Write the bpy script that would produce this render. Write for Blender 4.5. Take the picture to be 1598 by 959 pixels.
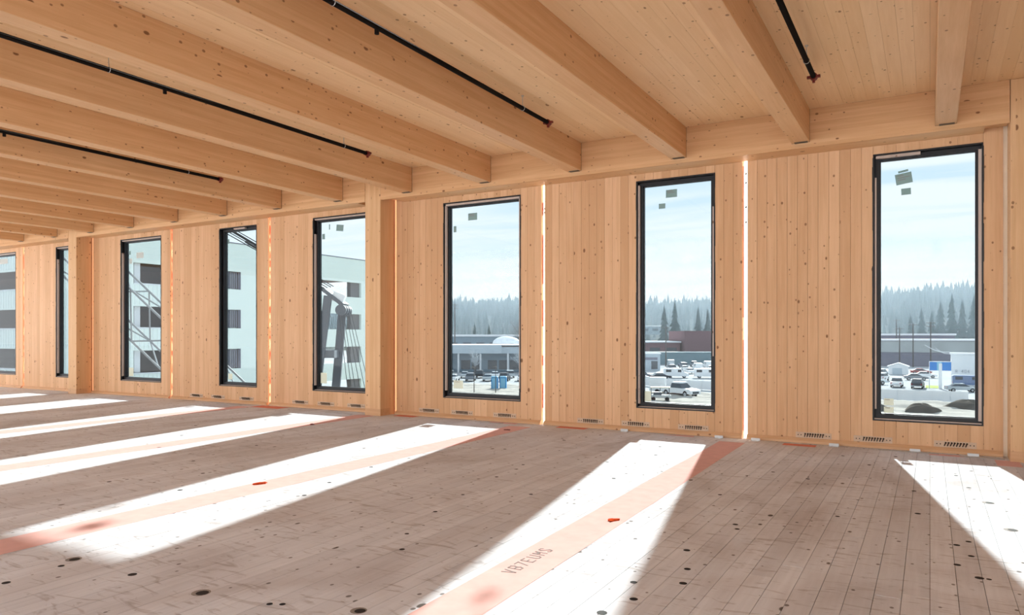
import bpy, bmesh, math, random
from mathutils import Vector, Matrix

for o in list(bpy.data.objects):
    bpy.data.objects.remove(o)
S = bpy.context.scene
COL = S.collection
R = random.Random(7)

# ------------------------------------------------------------------ camera
cam_d = bpy.data.cameras.new('camera')
cam = bpy.data.objects.new('camera', cam_d)
COL.objects.link(cam)
cam.location = (0, 0, 1.3576)
cam.rotation_euler = (math.radians(90), 0, math.radians(30.164))
cam_d.sensor_fit = 'HORIZONTAL'
cam_d.sensor_width = 36
cam_d.lens = 25.28
cam_d.shift_y = 0.0275
cam_d.clip_end = 4000
S.camera = cam

# ------------------------------------------------------------------ sky
SKY = 3.0
SUN = 33.0
world = bpy.data.worlds.new('sky')
S.world = world
world.use_nodes = True
wn, wl = world.node_tree.nodes, world.node_tree.links
wn.clear()
w_out = wn.new('ShaderNodeOutputWorld')
w_bg = wn.new('ShaderNodeBackground')
w_tc = wn.new('ShaderNodeTexCoord')
w_sep = wn.new('ShaderNodeSeparateXYZ')
wl.new(w_tc.outputs['Generated'], w_sep.inputs[0])
w_ramp = wn.new('ShaderNodeValToRGB')
cr = w_ramp.color_ramp
cr.elements[0].position = 0.0
cr.elements[0].color = (0.90, 0.92, 0.95, 1)
cr.elements[1].position = 0.75
cr.elements[1].color = (0.40, 0.60, 0.86, 1)
e = cr.elements.new(0.10); e.color = (0.84, 0.91, 0.97, 1)
e = cr.elements.new(0.24); e.color = (0.62, 0.77, 0.93, 1)
wl.new(w_sep.outputs['Z'], w_ramp.inputs[0])
w_add = wn.new('ShaderNodeMath'); w_add.operation = 'ADD'; w_add.inputs[1].default_value = 0.06
w_mx = wn.new('ShaderNodeMath'); w_mx.operation = 'MAXIMUM'; w_mx.inputs[1].default_value = 0.05
wl.new(w_sep.outputs['Z'], w_add.inputs[0]); wl.new(w_add.outputs[0], w_mx.inputs[0])
w_dx = wn.new('ShaderNodeMath'); w_dx.operation = 'DIVIDE'
w_dy = wn.new('ShaderNodeMath'); w_dy.operation = 'DIVIDE'
wl.new(w_sep.outputs['X'], w_dx.inputs[0]); wl.new(w_mx.outputs[0], w_dx.inputs[1])
wl.new(w_sep.outputs['Y'], w_dy.inputs[0]); wl.new(w_mx.outputs[0], w_dy.inputs[1])
w_cmb = wn.new('ShaderNodeCombineXYZ')
wl.new(w_dx.outputs[0], w_cmb.inputs[0]); wl.new(w_dy.outputs[0], w_cmb.inputs[1])
w_map = wn.new('ShaderNodeMapping'); w_map.inputs['Scale'].default_value = (0.34, 0.95, 1)
w_map.inputs['Rotation'].default_value = (0, 0, 0.15)
wl.new(w_cmb.outputs[0], w_map.inputs[0])
w_noi = wn.new('ShaderNodeTexNoise'); w_noi.inputs['Scale'].default_value = 1.25
w_noi.inputs['Detail'].default_value = 7; w_noi.inputs['Roughness'].default_value = 0.55
w_noi.inputs['Distortion'].default_value = 0.5
wl.new(w_map.outputs[0], w_noi.inputs['Vector'])
w_cr = wn.new('ShaderNodeMapRange'); w_cr.inputs[1].default_value = 0.40; w_cr.inputs[2].default_value = 0.56
w_cr.inputs[3].default_value = 0.0; w_cr.inputs[4].default_value = 0.9
wl.new(w_noi.outputs[0], w_cr.inputs[0])
w_mix = wn.new('ShaderNodeMix'); w_mix.data_type = 'RGBA'
wl.new(w_cr.outputs[0], w_mix.inputs[0]); wl.new(w_ramp.outputs[0], w_mix.inputs[6])
w_mix.inputs[7].default_value = (0.97, 0.96, 0.985, 1)
wl.new(w_mix.outputs[2], w_bg.inputs[0])
w_bg.inputs[1].default_value = SKY
wl.new(w_bg.outputs[0], w_out.inputs[0])

# ------------------------------------------------------------------ sun
sd = bpy.data.lights.new('sun', 'SUN')
sd.energy = SUN
sd.angle = math.radians(0.9)
sd.color = (1.0, 0.965, 0.915)
sun = bpy.data.objects.new('sun', sd)
COL.objects.link(sun)
sun.rotation_euler = Vector((0.190, -1.0, -0.476)).to_track_quat('-Z', 'Y').to_euler()
sun.location = (-20, 60, 60)

# ------------------------------------------------------------------ exposure
S.view_settings.view_transform = 'Standard'
S.view_settings.look = 'None'
S.view_settings.gamma = 1
S.view_settings.use_curve_mapping = False
S.view_settings.exposure = 0.39
S.cycles.max_bounces = 9
S.cycles.diffuse_bounces = 5
S.cycles.transparent_max_bounces = 16
S.cycles.volume_bounces = 0
S.cycles.sample_clamp_indirect = 6

# ------------------------------------------------------------------ materials
def new_mat(name):
    m = bpy.data.materials.new(name); m.use_nodes = True
    nt = m.node_tree; nt.nodes.clear()
    out = nt.nodes.new('ShaderNodeOutputMaterial')
    return m, nt, out

def plain(name, rgb, rough=0.6, metal=0.0, var=0.12, scale=6.0, spec=0.4):
    m, nt, out = new_mat(name)
    b = nt.nodes.new('ShaderNodeBsdfPrincipled')
    b.inputs['Roughness'].default_value = rough; b.inputs['Metallic'].default_value = metal
    b.inputs['Specular IOR Level'].default_value = spec
    g = nt.nodes.new('ShaderNodeNewGeometry')
    n = nt.nodes.new('ShaderNodeTexNoise'); n.inputs['Scale'].default_value = scale; n.inputs['Detail'].default_value = 4
    nt.links.new(g.outputs['Position'], n.inputs['Vector'])
    mr = nt.nodes.new('ShaderNodeMapRange'); mr.inputs[3].default_value = 1 - var; mr.inputs[4].default_value = 1 + var
    nt.links.new(n.outputs[0], mr.inputs[0])
    mu = nt.nodes.new('ShaderNodeMix'); mu.data_type = 'RGBA'; mu.blend_type = 'MULTIPLY'; mu.inputs[0].default_value = 1
    mu.inputs[6].default_value = (*rgb, 1)
    nt.links.new(mr.outputs[0], mu.inputs[7])
    nt.links.new(mu.outputs[2], b.inputs['Base Color'])
    nt.links.new(b.outputs[0], out.inputs[0])
    return m

def wood(name, axis, light, dark, board_var=0.16, knots=1.0, grain=1.0, knot_rgb=(0.20, 0.085, 0.035), lam=0.0, lam_axis=2, rough=0.55, spec=0.2):
    """sawn spruce: grain runs along `axis` (0,1,2); lam = glue-line pitch in metres"""
    m, nt, out = new_mat(name)
    N, L = nt.nodes, nt.links
    b = N.new('ShaderNodeBsdfPrincipled'); b.inputs['Roughness'].default_value = rough
    b.inputs['Specular IOR Level'].default_value = spec
    g = N.new('ShaderNodeNewGeometry'); oi = N.new('ShaderNodeObjectInfo')
    rnd = N.new('ShaderNodeMath'); rnd.operation = 'ADD'
    L.new(oi.outputs['Random'], rnd.inputs[0]); L.new(g.outputs['Random Per Island'], rnd.inputs[1])
    if lam:
        sp = N.new('ShaderNodeSeparateXYZ'); L.new(g.outputs['Position'], sp.inputs[0])
        dv = N.new('ShaderNodeMath'); dv.operation = 'DIVIDE'; dv.inputs[1].default_value = lam
        L.new(sp.outputs[lam_axis], dv.inputs[0])
        fl = N.new('ShaderNodeMath'); fl.operation = 'FLOOR'; L.new(dv.outputs[0], fl.inputs[0])
        ml = N.new('ShaderNodeMath'); ml.operation = 'MULTIPLY'; ml.inputs[1].default_value = 0.3719
        L.new(fl.outputs[0], ml.inputs[0])
        r2 = N.new('ShaderNodeMath'); r2.operation = 'ADD'; L.new(rnd.outputs[0], r2.inputs[0]); L.new(ml.outputs[0], r2.inputs[1])
        rnd = r2
    fr = N.new('ShaderNodeMath'); fr.operation = 'FRACT'; L.new(rnd.outputs[0], fr.inputs[0])
    wn_ = N.new('ShaderNodeTexWhiteNoise'); wn_.noise_dimensions = '1D'; L.new(fr.outputs[0], wn_.inputs['W'])
    off = N.new('ShaderNodeVectorMath'); off.operation = 'MULTIPLY_ADD'
    off.inputs[1].default_value = (17, 17, 17)
    L.new(wn_.outputs['Color'], off.inputs[0]); L.new(g.outputs['Position'], off.inputs[2])
    sc = [26.0, 26.0, 26.0]; sc[axis] = 1.3
    mp = N.new('ShaderNodeMapping'); mp.inputs['Scale'].default_value = sc
    L.new(off.outputs[0], mp.inputs[0])
    n1 = N.new('ShaderNodeTexNoise'); n1.inputs['Scale'].default_value = 1.0; n1.inputs['Detail'].default_value = 5
    n1.inputs['Roughness'].default_value = 0.6
    L.new(mp.outputs[0], n1.inputs['Vector'])
    n2 = N.new('ShaderNodeTexNoise'); n2.inputs['Scale'].default_value = 1.6; n2.inputs['Detail'].default_value = 2
    L.new(g.outputs['Position'], n2.inputs['Vector'])
    # factor = .5 + grain*(n1-.5) + board
    f1 = N.new('ShaderNodeMapRange'); f1.inputs[1].default_value = 0.25; f1.inputs[2].default_value = 0.75
    f1.inputs[3].default_value = 0.5 - 0.36 * grain; f1.inputs[4].default_value = 0.5 + 0.36 * grain
    L.new(n1.outputs[0], f1.inputs[0])
    f2 = N.new('ShaderNodeMapRange'); f2.inputs[3].default_value = -board_var * 2; f2.inputs[4].default_value = board_var * 2
    L.new(wn_.outputs['Value'], f2.inputs[0])
    f3 = N.new('ShaderNodeMath'); f3.operation = 'ADD'; L.new(f1.outputs[0], f3.inputs[0]); L.new(f2.outputs[0], f3.inputs[1])
    f4 = N.new('ShaderNodeMath'); f4.operation = 'MULTIPLY_ADD'; f4.inputs[1].default_value = 0.4; f4.use_clamp = True
    L.new(n2.outputs[0], f4.inputs[0]); L.new(f3.outputs[0], f4.inputs[2])
    sb = N.new('ShaderNodeMath'); sb.operation = 'SUBTRACT'; sb.inputs[1].default_value = 0.2; sb.use_clamp = True
    L.new(f4.outputs[0], sb.inputs[0])
    mx = N.new('ShaderNodeMix'); mx.data_type = 'RGBA'
    mx.inputs[6].default_value = (*light, 1); mx.inputs[7].default_value = (*dark, 1)
    L.new(sb.outputs[0], mx.inputs[0])
    col = mx.outputs[2]
    # knots: cells of a voronoi field, some of them
    def knot(cell, rad, keep, col, stretch=1.7, strength=0.9):
        ks = [1 / cell] * 3; ks[axis] = 1 / (cell * stretch)
        mk = N.new('ShaderNodeMapping'); mk.inputs['Scale'].default_value = ks
        L.new(off.outputs[0], mk.inputs[0])
        v = N.new('ShaderNodeTexVoronoi'); v.inputs['Scale'].default_value = 1.0
        L.new(mk.outputs[0], v.inputs['Vector'])
        sepc = N.new('ShaderNodeSeparateColor'); L.new(v.outputs['Color'], sepc.inputs[0])
        rr = N.new('ShaderNodeMapRange'); rr.inputs[1].default_value = 1 - keep; rr.inputs[2].default_value = 1.0
        rr.inputs[3].default_value = 0.0; rr.inputs[4].default_value = rad / cell
        L.new(sepc.outputs[0], rr.inputs[0])
        dd = N.new('ShaderNodeMath'); dd.operation = 'SUBTRACT'; L.new(rr.outputs[0], dd.inputs[0]); L.new(v.outputs['Distance'], dd.inputs[1])
        kk = N.new('ShaderNodeMapRange'); kk.inputs[1].default_value = 0.0; kk.inputs[2].default_value = 0.045
        kk.inputs[4].default_value = strength
        L.new(dd.outputs[0], kk.inputs[0])
        mm = N.new('ShaderNodeMix'); mm.data_type = 'RGBA'; mm.inputs[7].default_value = (*knot_rgb, 1)
        L.new(kk.outputs[0], mm.inputs[0]); L.new(col, mm.inputs[6])
        return mm.outputs[2]
    if knots > 0:
        col = knot(0.15, 0.023, 0.6 * knots, col)
        col = knot(0.082, 0.0165, 0.9 * knots, col, 1.3, 0.75)
    if name == 'spruce_deck': col = knot(0.11, 0.020, 0.55, col, 0.4, 0.55)
    L.new(col, b.inputs['Base Color'])
    bp = N.new('ShaderNodeBump'); bp.inputs['Strength'].default_value = 0.08; bp.inputs['Distance'].default_value = 0.004
    L.new(n1.outputs[0], bp.inputs['Height']); L.new(bp.outputs[0], b.inputs['Normal'])
    L.new(b.outputs[0], out.inputs[0])
    return m, nt, b, col, g, off

M = {}
M['wall'] = wood('spruce_wall', 2, (0.76, 0.49, 0.288), (0.59, 0.345, 0.18), 0.20)[0]
M['deck'] = wood('spruce_deck', 1, (0.90, 0.645, 0.385), (0.80, 0.535, 0.285), 0.15, 1.0, knot_rgb=(0.26, 0.12, 0.05))[0]
M['beam'] = wood('glulam_beam', 1, (0.76, 0.49, 0.27), (0.61, 0.345, 0.165), 0.10, 1.0, lam=0.042)[0]
M['header'] = wood('glulam_header', 0, (0.76, 0.49, 0.27), (0.60, 0.34, 0.165), 0.12, 0.9, lam=0.042)[0]
M['column'] = wood('glulam_column', 2, (0.76, 0.51, 0.29), (0.62, 0.37, 0.185), 0.10, 0.8, lam=0.042, lam_axis=0)[0]
M['sill'] = wood('sill_timber', 0, (0.70, 0.45, 0.27), (0.56, 0.33, 0.17), 0.1, 0.5)[0]
M['shim'] = wood('shim_timber', 2, (0.62, 0.52, 0.46), (0.50, 0.40, 0.34), 0.15, 0.6)[0]

def floor_material():
    m, nt, b, col, g, off = wood('worn_floor', 1, (0.755, 0.775, 0.825), (0.605, 0.615, 0.655), 0.14, 0.8,
                                 knot_rgb=(0.10, 0.08, 0.065), rough=0.9, spec=0.0)
    N, L = nt.nodes, nt.links
    def stain(scale, stretch, lo, hi, rgb, amt, col, dist=1.2):
        mp = N.new('ShaderNodeMapping'); mp.inputs['Scale'].default_value = stretch
        L.new(g.outputs['Position'], mp.inputs[0])
        n = N.new('ShaderNodeTexNoise'); n.inputs['Scale'].default_value = scale; n.inputs['Detail'].default_value = 6
        n.inputs['Distortion'].default_value = dist
        L.new(mp.outputs[0], n.inputs['Vector'])
        r = N.new('ShaderNodeMapRange'); r.inputs[1].default_value = lo; r.inputs[2].default_value = hi; r.inputs[4].default_value = amt
        L.new(n.outputs[0], r.inputs[0])
        mm = N.new('ShaderNodeMix'); mm.data_type = 'RGBA'; mm.blend_type = 'MULTIPLY'; mm.inputs[7].default_value = (*rgb, 1)
        L.new(r.outputs[0], mm.inputs[0]); L.new(col, mm.inputs[6])
        return mm.outputs[2]
    col = stain(0.9, (1, 0.6, 1), 0.45, 0.75, (0.74, 0.68, 0.64), 0.8, col)
    col = stain(5.0, (0.55, 2.2, 1), 0.57, 0.68, (0.60, 0.54, 0.51), 0.6, col, 2.2)
    col = stain(16.0, (0.6, 1.6, 1), 0.66, 0.74, (0.50, 0.44, 0.41), 0.55, col, 1.0)
    L.new(col, b.inputs['Base Color'])
    return m
M['floor'] = floor_material()
M['seam'] = plain('dark_seam', (0.10, 0.06, 0.035), 0.9)
M['black'] = plain('black_membrane', (0.010, 0.009, 0.010), 0.45, 0, 0.4, 30)
M['alu'] = plain('dark_aluminium', (0.010, 0.011, 0.014), 0.45, 0.0, 0.15)
M['pipe'] = plain('black_steel_pipe', (0.014, 0.012, 0.011), 0.85, 0.0, 0.2, spec=0.03)
M['red_paint'] = plain('dark_red_coupling', (0.16, 0.016, 0.010), 0.45)
M['zinc'] = plain('zinc_steel', (0.55, 0.55, 0.54), 0.4, 0.8)
M['plate'] = plain('bracket_steel', (0.60, 0.44, 0.31), 0.5, 0.2, 0.15, 20)
M['screw'] = plain('dark_screw', (0.03, 0.022, 0.02), 0.4, 0.5)
M['bearing_shadow'] = plain('shadow_dark_bearing_plate', (0.10, 0.075, 0.05), 0.6, 0.0)  # plate coloured dark to stand in for the shadow slit under each beam end
M['tape'] = plain('pink_floor_tape', (0.70, 0.435, 0.405), 0.9, 0, 0.14, 9, spec=0.0)
M['red_tape'] = plain('red_sealing_tape', (0.66, 0.19, 0.13), 0.6, 0, 0.2, 9)
M['grey_tape'] = plain('grey_sealing_strip', (0.40, 0.39, 0.38), 0.5, 0, 0.2, 9)
M['scrap'] = plain('orange_scrap', (0.55, 0.075, 0.025), 0.9, 0, 0.3, 60, spec=0.0)
M['hole'] = plain('dark_hole', (0.012, 0.009, 0.008), 0.9)
M['ring'] = plain('worn_ring', (0.26, 0.23, 0.21), 0.9, 0, 0.3, 40)
M['ink'] = plain('grey_ink', (0.30, 0.27, 0.26), 0.9, spec=0.0)
M['foam'] = plain('cream_seal', (0.86, 0.74, 0.58), 0.7)

def translucent(name, rgb, t=0.6, diff=None, var=0.0):
    m, nt, out = new_mat(name)
    N, L = nt.nodes, nt.links
    a = N.new('ShaderNodeBsdfTranslucent'); a.inputs[0].default_value = (*rgb, 1)
    d = N.new('ShaderNodeBsdfDiffuse'); d.inputs[0].default_value = (*(diff or rgb), 1)
    mx = N.new('ShaderNodeMixShader'); mx.inputs[0].default_value = t
    L.new(d.outputs[0], mx.inputs[1]); L.new(a.outputs[0], mx.inputs[2])
    if var:
        g = N.new('ShaderNodeNewGeometry'); n = N.new('ShaderNodeTexNoise'); n.inputs['Scale'].default_value = 7
        n.inputs['Detail'].default_value = 5
        L.new(g.outputs['Position'], n.inputs['Vector'])
        r = N.new('ShaderNodeMapRange'); r.inputs[1].default_value = 0.42; r.inputs[2].default_value = 0.58
        L.new(n.outputs[0], r.inputs[0])
        c = N.new('ShaderNodeMix'); c.data_type = 'RGBA'; c.inputs[6].default_value = (*rgb, 1)
        c.inputs[7].default_value = (min(1, rgb[0] * 1.25), min(1, rgb[1] * 2.6), min(1, rgb[2] * 2.8), 1)
        L.new(r.outputs[0], c.inputs[0]); L.new(c.outputs[2], a.inputs[0])
    L.new(mx.outputs[0], out.inputs[0])
    return m
M['seal_white'] = translucent('white_joint_membrane', (0.85, 0.80, 0.76), 0.8)
M['seal_red'] = translucent('red_joint_membrane', (0.40, 0.135, 0.09), 0.85, (0.8, 0.35, 0.25), var=1)
M['seal_cream'] = translucent('cream_joint_membrane', (0.40, 0.26, 0.18), 0.85, (0.7, 0.5, 0.35))
M['label_paper'] = translucent('cream_label', (0.52, 0.51, 0.45), 0.6, (0.80, 0.78, 0.72))
M['label_grey'] = translucent('grey_label', (0.27, 0.33, 0.32), 0.6, (0.36, 0.43, 0.43))
M['label_white'] = translucent('white_label', (0.36, 0.37, 0.36), 0.5, (0.85, 0.86, 0.84))

def glass_mat():
    m, nt, out = new_mat('tinted_glass')
    N, L = nt.nodes, nt.links
    t = N.new('ShaderNodeBsdfTransparent'); t.inputs[0].default_value = (0.496, 0.529, 0.535, 1)
    gl = N.new('ShaderNodeBsdfGlossy'); gl.inputs['Roughness'].default_value = 0.02
    lw = N.new('ShaderNodeLayerWeight'); lw.inputs['Blend'].default_value = 0.5
    pw = N.new('ShaderNodeMath'); pw.operation = 'POWER'; pw.inputs[1].default_value = 5.0
    L.new(lw.outputs['Facing'], pw.inputs[0])
    fr = N.new('ShaderNodeMapRange'); fr.inputs[3].default_value = 0.02; fr.inputs[4].default_value = 0.55
    L.new(pw.outputs[0], fr.inputs[0])
    mx = N.new('ShaderNodeMixShader')
    L.new(fr.outputs[0], mx.inputs[0]); L.new(t.outputs[0], mx.inputs[1]); L.new(gl.outputs[0], mx.inputs[2])
    L.new(mx.outputs[0], out.inputs[0])
    return m
M['glass'] = glass_mat()

# ------------------------------------------------------------------ mesh helpers
class MB:
    def __init__(s): s.v, s.f = [], []
    def add(s, v, f):
        n = len(s.v); s.v += [tuple(p) for p in v]; s.f += [tuple(i + n for i in q) for q in f]; return s
    def box(s, x0, y0, z0, x1, y1, z1):
        v = [(x0, y0, z0), (x1, y0, z0), (x1, y1, z0), (x0, y1, z0), (x0, y0, z1), (x1, y0, z1), (x1, y1, z1), (x0, y1, z1)]
        return s.add(v, [(0, 3, 2, 1), (4, 5, 6, 7), (0, 1, 5, 4), (1, 2, 6, 5), (2, 3, 7, 6), (3, 0, 4, 7)])
    def bevbox(s, x0, y0, z0, x1, y1, z1, b):
        bm = bmesh.new()
        bmesh.ops.create_cube(bm, size=1)
        for v in bm.verts:
            v.co = Vector(((x0 + x1) / 2 + v.co.x * (x1 - x0), (y0 + y1) / 2 + v.co.y * (y1 - y0), (z0 + z1) / 2 + v.co.z * (z1 - z0)))
        bmesh.ops.bevel(bm, geom=bm.edges[:], offset=b, segments=1, affect='EDGES')
        bm.verts.index_update()
        s.add([v.co[:] for v in bm.verts], [[v.index for v in f.verts] for f in bm.faces]); bm.free(); return s
    def tube(s, p0, p1, r, n=10, r1=None, cap=True):
        p0, p1 = Vector(p0), Vector(p1); r1 = r if r1 is None else r1
        d = (p1 - p0).normalized()
        a = d.orthogonal().normalized(); b = d.cross(a)
        v = []
        for p, rr in ((p0, r), (p1, r1)):
            for k in range(n):
                t = 2 * math.pi * k / n
                v.append(p + a * math.cos(t) * rr + b * math.sin(t) * rr)
        f = [(k, (k + 1) % n, n + (k + 1) % n, n + k) for k in range(n)]
        if cap: f += [tuple(range(n - 1, -1, -1)), tuple(range(n, 2 * n))]
        return s.add(v, f)
    def prism(s, poly, y0, y1, inset=0.0):
        """xz outline extruded along y"""
        n = len(poly)
        v = [(x, y0, z) for x, z in poly] + [(x, y1, z) for x, z in poly]
        f = [(k, n + k, n + (k + 1) % n, (k + 1) % n) for k in range(n)] + [tuple(range(n)), tuple(range(2 * n - 1, n - 1, -1))]
        return s.add(v, f)
    def ring(s, x0, z0, x1, z1, w, y0, y1):
        """rectangular frame in xz; w = (left, right, bottom, top) member widths"""
        l, r, b, t = w
        s.box(x0, y0, z0, x0 + l, y1, z1); s.box(x1 - r, y0, z0, x1, y1, z1)
        s.box(x0 + l, y0, z0, x1 - r, y1, z0 + b); s.box(x0 + l, y0, z1 - t, x1 - r, y1, z1)
        return s
    def mesh(s, name, mat, smooth=False):
        me = bpy.data.meshes.new(name); me.from_pydata(s.v, [], s.f); me.update()
        if mat: me.materials.append(mat)
        bm = bmesh.new(); bm.from_mesh(me); bmesh.ops.recalc_face_normals(bm, faces=bm.faces[:]); bm.to_mesh(me); bm.free()
        if smooth:
            for p in me.polygons: p.use_smooth = True
        return me
    def build(s, name, mat, parent=None, smooth=False, loc=None):
        return put(name, s.mesh(name, mat, smooth), parent, loc)

def put(name, me, parent=None, loc=None, scale=None, rot=None):
    o = bpy.data.objects.new(name, me); COL.objects.link(o)
    if parent: o.parent = parent
    if loc: o.location = loc
    if scale: o.scale = scale
    if rot: o.rotation_euler = rot
    return o

def empty(name, loc=(0, 0, 0), rz=0):
    o = bpy.data.objects.new(name, None); COL.objects.link(o); o.location = loc; o.rotation_euler = (0, 0, rz)
    o.empty_display_size = 0.2
    return o

def tag(o, label=None, cat=None, group=None, kind=None):
    if label: o['label'] = label
    if cat: o['category'] = cat
    if group: o['group'] = group
    if kind: o['kind'] = kind
    return o

def copy_tree(o, parent=None):
    c = o.copy(); COL.objects.link(c)
    if parent: c.parent = parent
    for ch in [k for k in bpy.data.objects if k.parent == o]: copy_tree(ch, c)
    return c

def unit_cube(name, mat):
    return MB().box(-0.5, -0.5, -0.5, 0.5, 0.5, 0.5).mesh(name, mat)

# ------------------------------------------------------------------ dimensions
D, YH = 9.7516, 9.3986          # inner face of wall, face of edge beam and columns
ZB, ZH, ZD = 3.718, 3.653, 4.118   # underside of beams, of edge beam, of deck
ZS, ZT = 0.331, 3.5525          # window opening
WT = 0.13                       # wall thickness
XL, XR, YB = -27.0, 6.0, -4.6   # extents of the storey

# ------------------------------------------------------------------ floor
fl = MB().box(XL, YB, -0.26, XR, D + WT, -0.020).build('floor', M['seam'])
tag(fl, kind='structure')
unit_floor = unit_cube('floor_board', M['floor'])
BW = 0.127
def floor_row(x0, x1, y0, y1, sink):
    y = y0
    while y < y1 - 0.05:
        ln = R.uniform(2.6, 5.2)
        ye = y1 if y + ln > y1 - 0.9 else y + ln
        sink(x0, y, x1, ye)
        y = ye
nb = [0]
def near_board(x0, y0, x1, y1):
    g = 0.0013
    t = R.uniform(-0.0004, 0.0004)
    put('floor_board', unit_floor, fl, ((x0 + x1) / 2, (y0 + y1) / 2, -0.010 + t), (x1 - x0 - 2 * g, y1 - y0 - 2 * g, 0.020)); nb[0] += 1
far = MB()
def far_board(x0, y0, x1, y1):
    t = R.uniform(-0.0003, 0.0003); far.box(x0 + 0.0004, y0 + 0.0004, -0.02 + t, x1 - 0.0004, y1 - 0.0004, t)
k0 = int(math.floor(XL / BW)); k1 = int(math.ceil(XR / BW))
for k in range(k0, k1):
    x0, x1 = k * BW, (k + 1) * BW
    if -8.4 < x0 < 1.3:
        floor_row(x0, x1, 1.4, D + 0.05, near_board); floor_row(x0, x1, YB, 1.4, far_board)
    else:
        floor_row(x0, x1, YB, D + 0.05, far_board)
tag(far.build('floor_boards', M['floor'], fl), kind='stuff')
# bored lifting and screw holes in the floor
hole_me = MB().tube((0, 0, 0.0006), (0, 0, 0.0012), 1.0, 12).mesh('bored_hole', M['hole'])
ring_me = MB().tube((0, 0, 0.0002), (0, 0, 0.0006), 1.0, 14).mesh('worn_ring', M['ring'])
holes = [(-3.32, 2.46, .033), (-3.92, 2.45, .025), (-4.49, 2.44, .030), (-4.43, 2.33, .018), (-4.39, 2.02, .022), (-2.89, 2.53, .016),
         (-2.83, 2.56, .016), (-2.43, 2.69, .028), (-1.21, 5.28, .020), (-1.17, 5.16, .018), (-1.33, 4.49, .022), (-1.22, 4.13, .020),
         (-1.17, 3.88, .022), (-1.41, 3.76, .020), (-1.32, 3.52, .022), (-1.39, 3.27, .026), (.24, 4.8, .024), (.285, 4.8, .014),
         (.14, 5.01, .020), (.22, 5.25, .018), (.15, 5.48, .02), (.22, 5.61, .018), (-.08, 6.3, .022), (-.12, 7.2, .02), (-1.0, 7.3, .02),
         (-2.9, 3.6, .018), (-3.1, 3.9, .016), (-3.3, 4.5, .018), (-3.45, 5.1, .016), (-3.6, 5.9, .018), (-3.7, 6.6, .018), (-4.6, 4.4, .02),
         (-4.8, 4.9, .02), (-5.0, 5.7, .02), (-5.7, 4.0, .024), (-6.2, 4.6, .02), (-6.9, 5.0, .02), (-6.6, 3.9, .02), (-5.9, 6.6, .02),
         (-6.3, 7.3, .02), (-7.2, 6.1, .02), (-8.1, 5.4, .024), (-8.8, 6.2, .024), (-9.6, 7.0, .026), (.42, 7.0, .03), (.5, 6.1, .03),
         (-.6, 5.9, .016), (-.4, 8.2, .018), (-2.7, 7.9, .02), (-2.85, 8.5, .02), (-3.0, 7.2, .018), (-2.6, 6.4, .02), (-2.95, 5.4, .018),
         (-4.1, 8.4, .022), (-4.4, 7.4, .02), (.30, 7.6, .02), (.22, 8.2, .018), (.36, 8.55, .016), (-1.55, 6.2, .018), (-1.35, 7.5, .018),
         (-1.7, 8.7, .022), (-0.85, 8.9, .018)]
for x, y, r in holes:
    h = put('bored_hole', hole_me, fl, (x, y, 0.0004), (r, r, 1))
    if r > 0.026:
        put('worn_ring', ring_me, fl, (x - 0.01, y, 0.0004), (r * 1.5, r * 1.5, 1))

# ------------------------------------------------------------------ ceiling
ce = MB().box(XL, YB, ZD + 0.024, XR, D + WT, ZD + 0.26).build('ceiling', M['seam'])
tag(ce, kind='structure')
unit_deck = unit_cube('deck_board', M['deck'])
fard = MB()
for k in range(int(math.floor(XL / BW)), int(math.ceil(XR / BW))):
    x0, x1 = k * BW, (k + 1) * BW
    t = R.uniform(-0.0012, 0.0012)
    if -8.4 < x0 < 1.6:
        put('deck_board', unit_deck, ce, ((x0 + x1) / 2, (YB + D) / 2, ZD + 0.012 + t), (BW - 0.0012, D - YB, 0.024))
    else:
        fard.box(x0 + 0.0004, YB, ZD + t, x1 - 0.0004, D, ZD + 0.024)
tag(fard.build('deck_boards', M['deck'], ce), kind='stuff')

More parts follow.
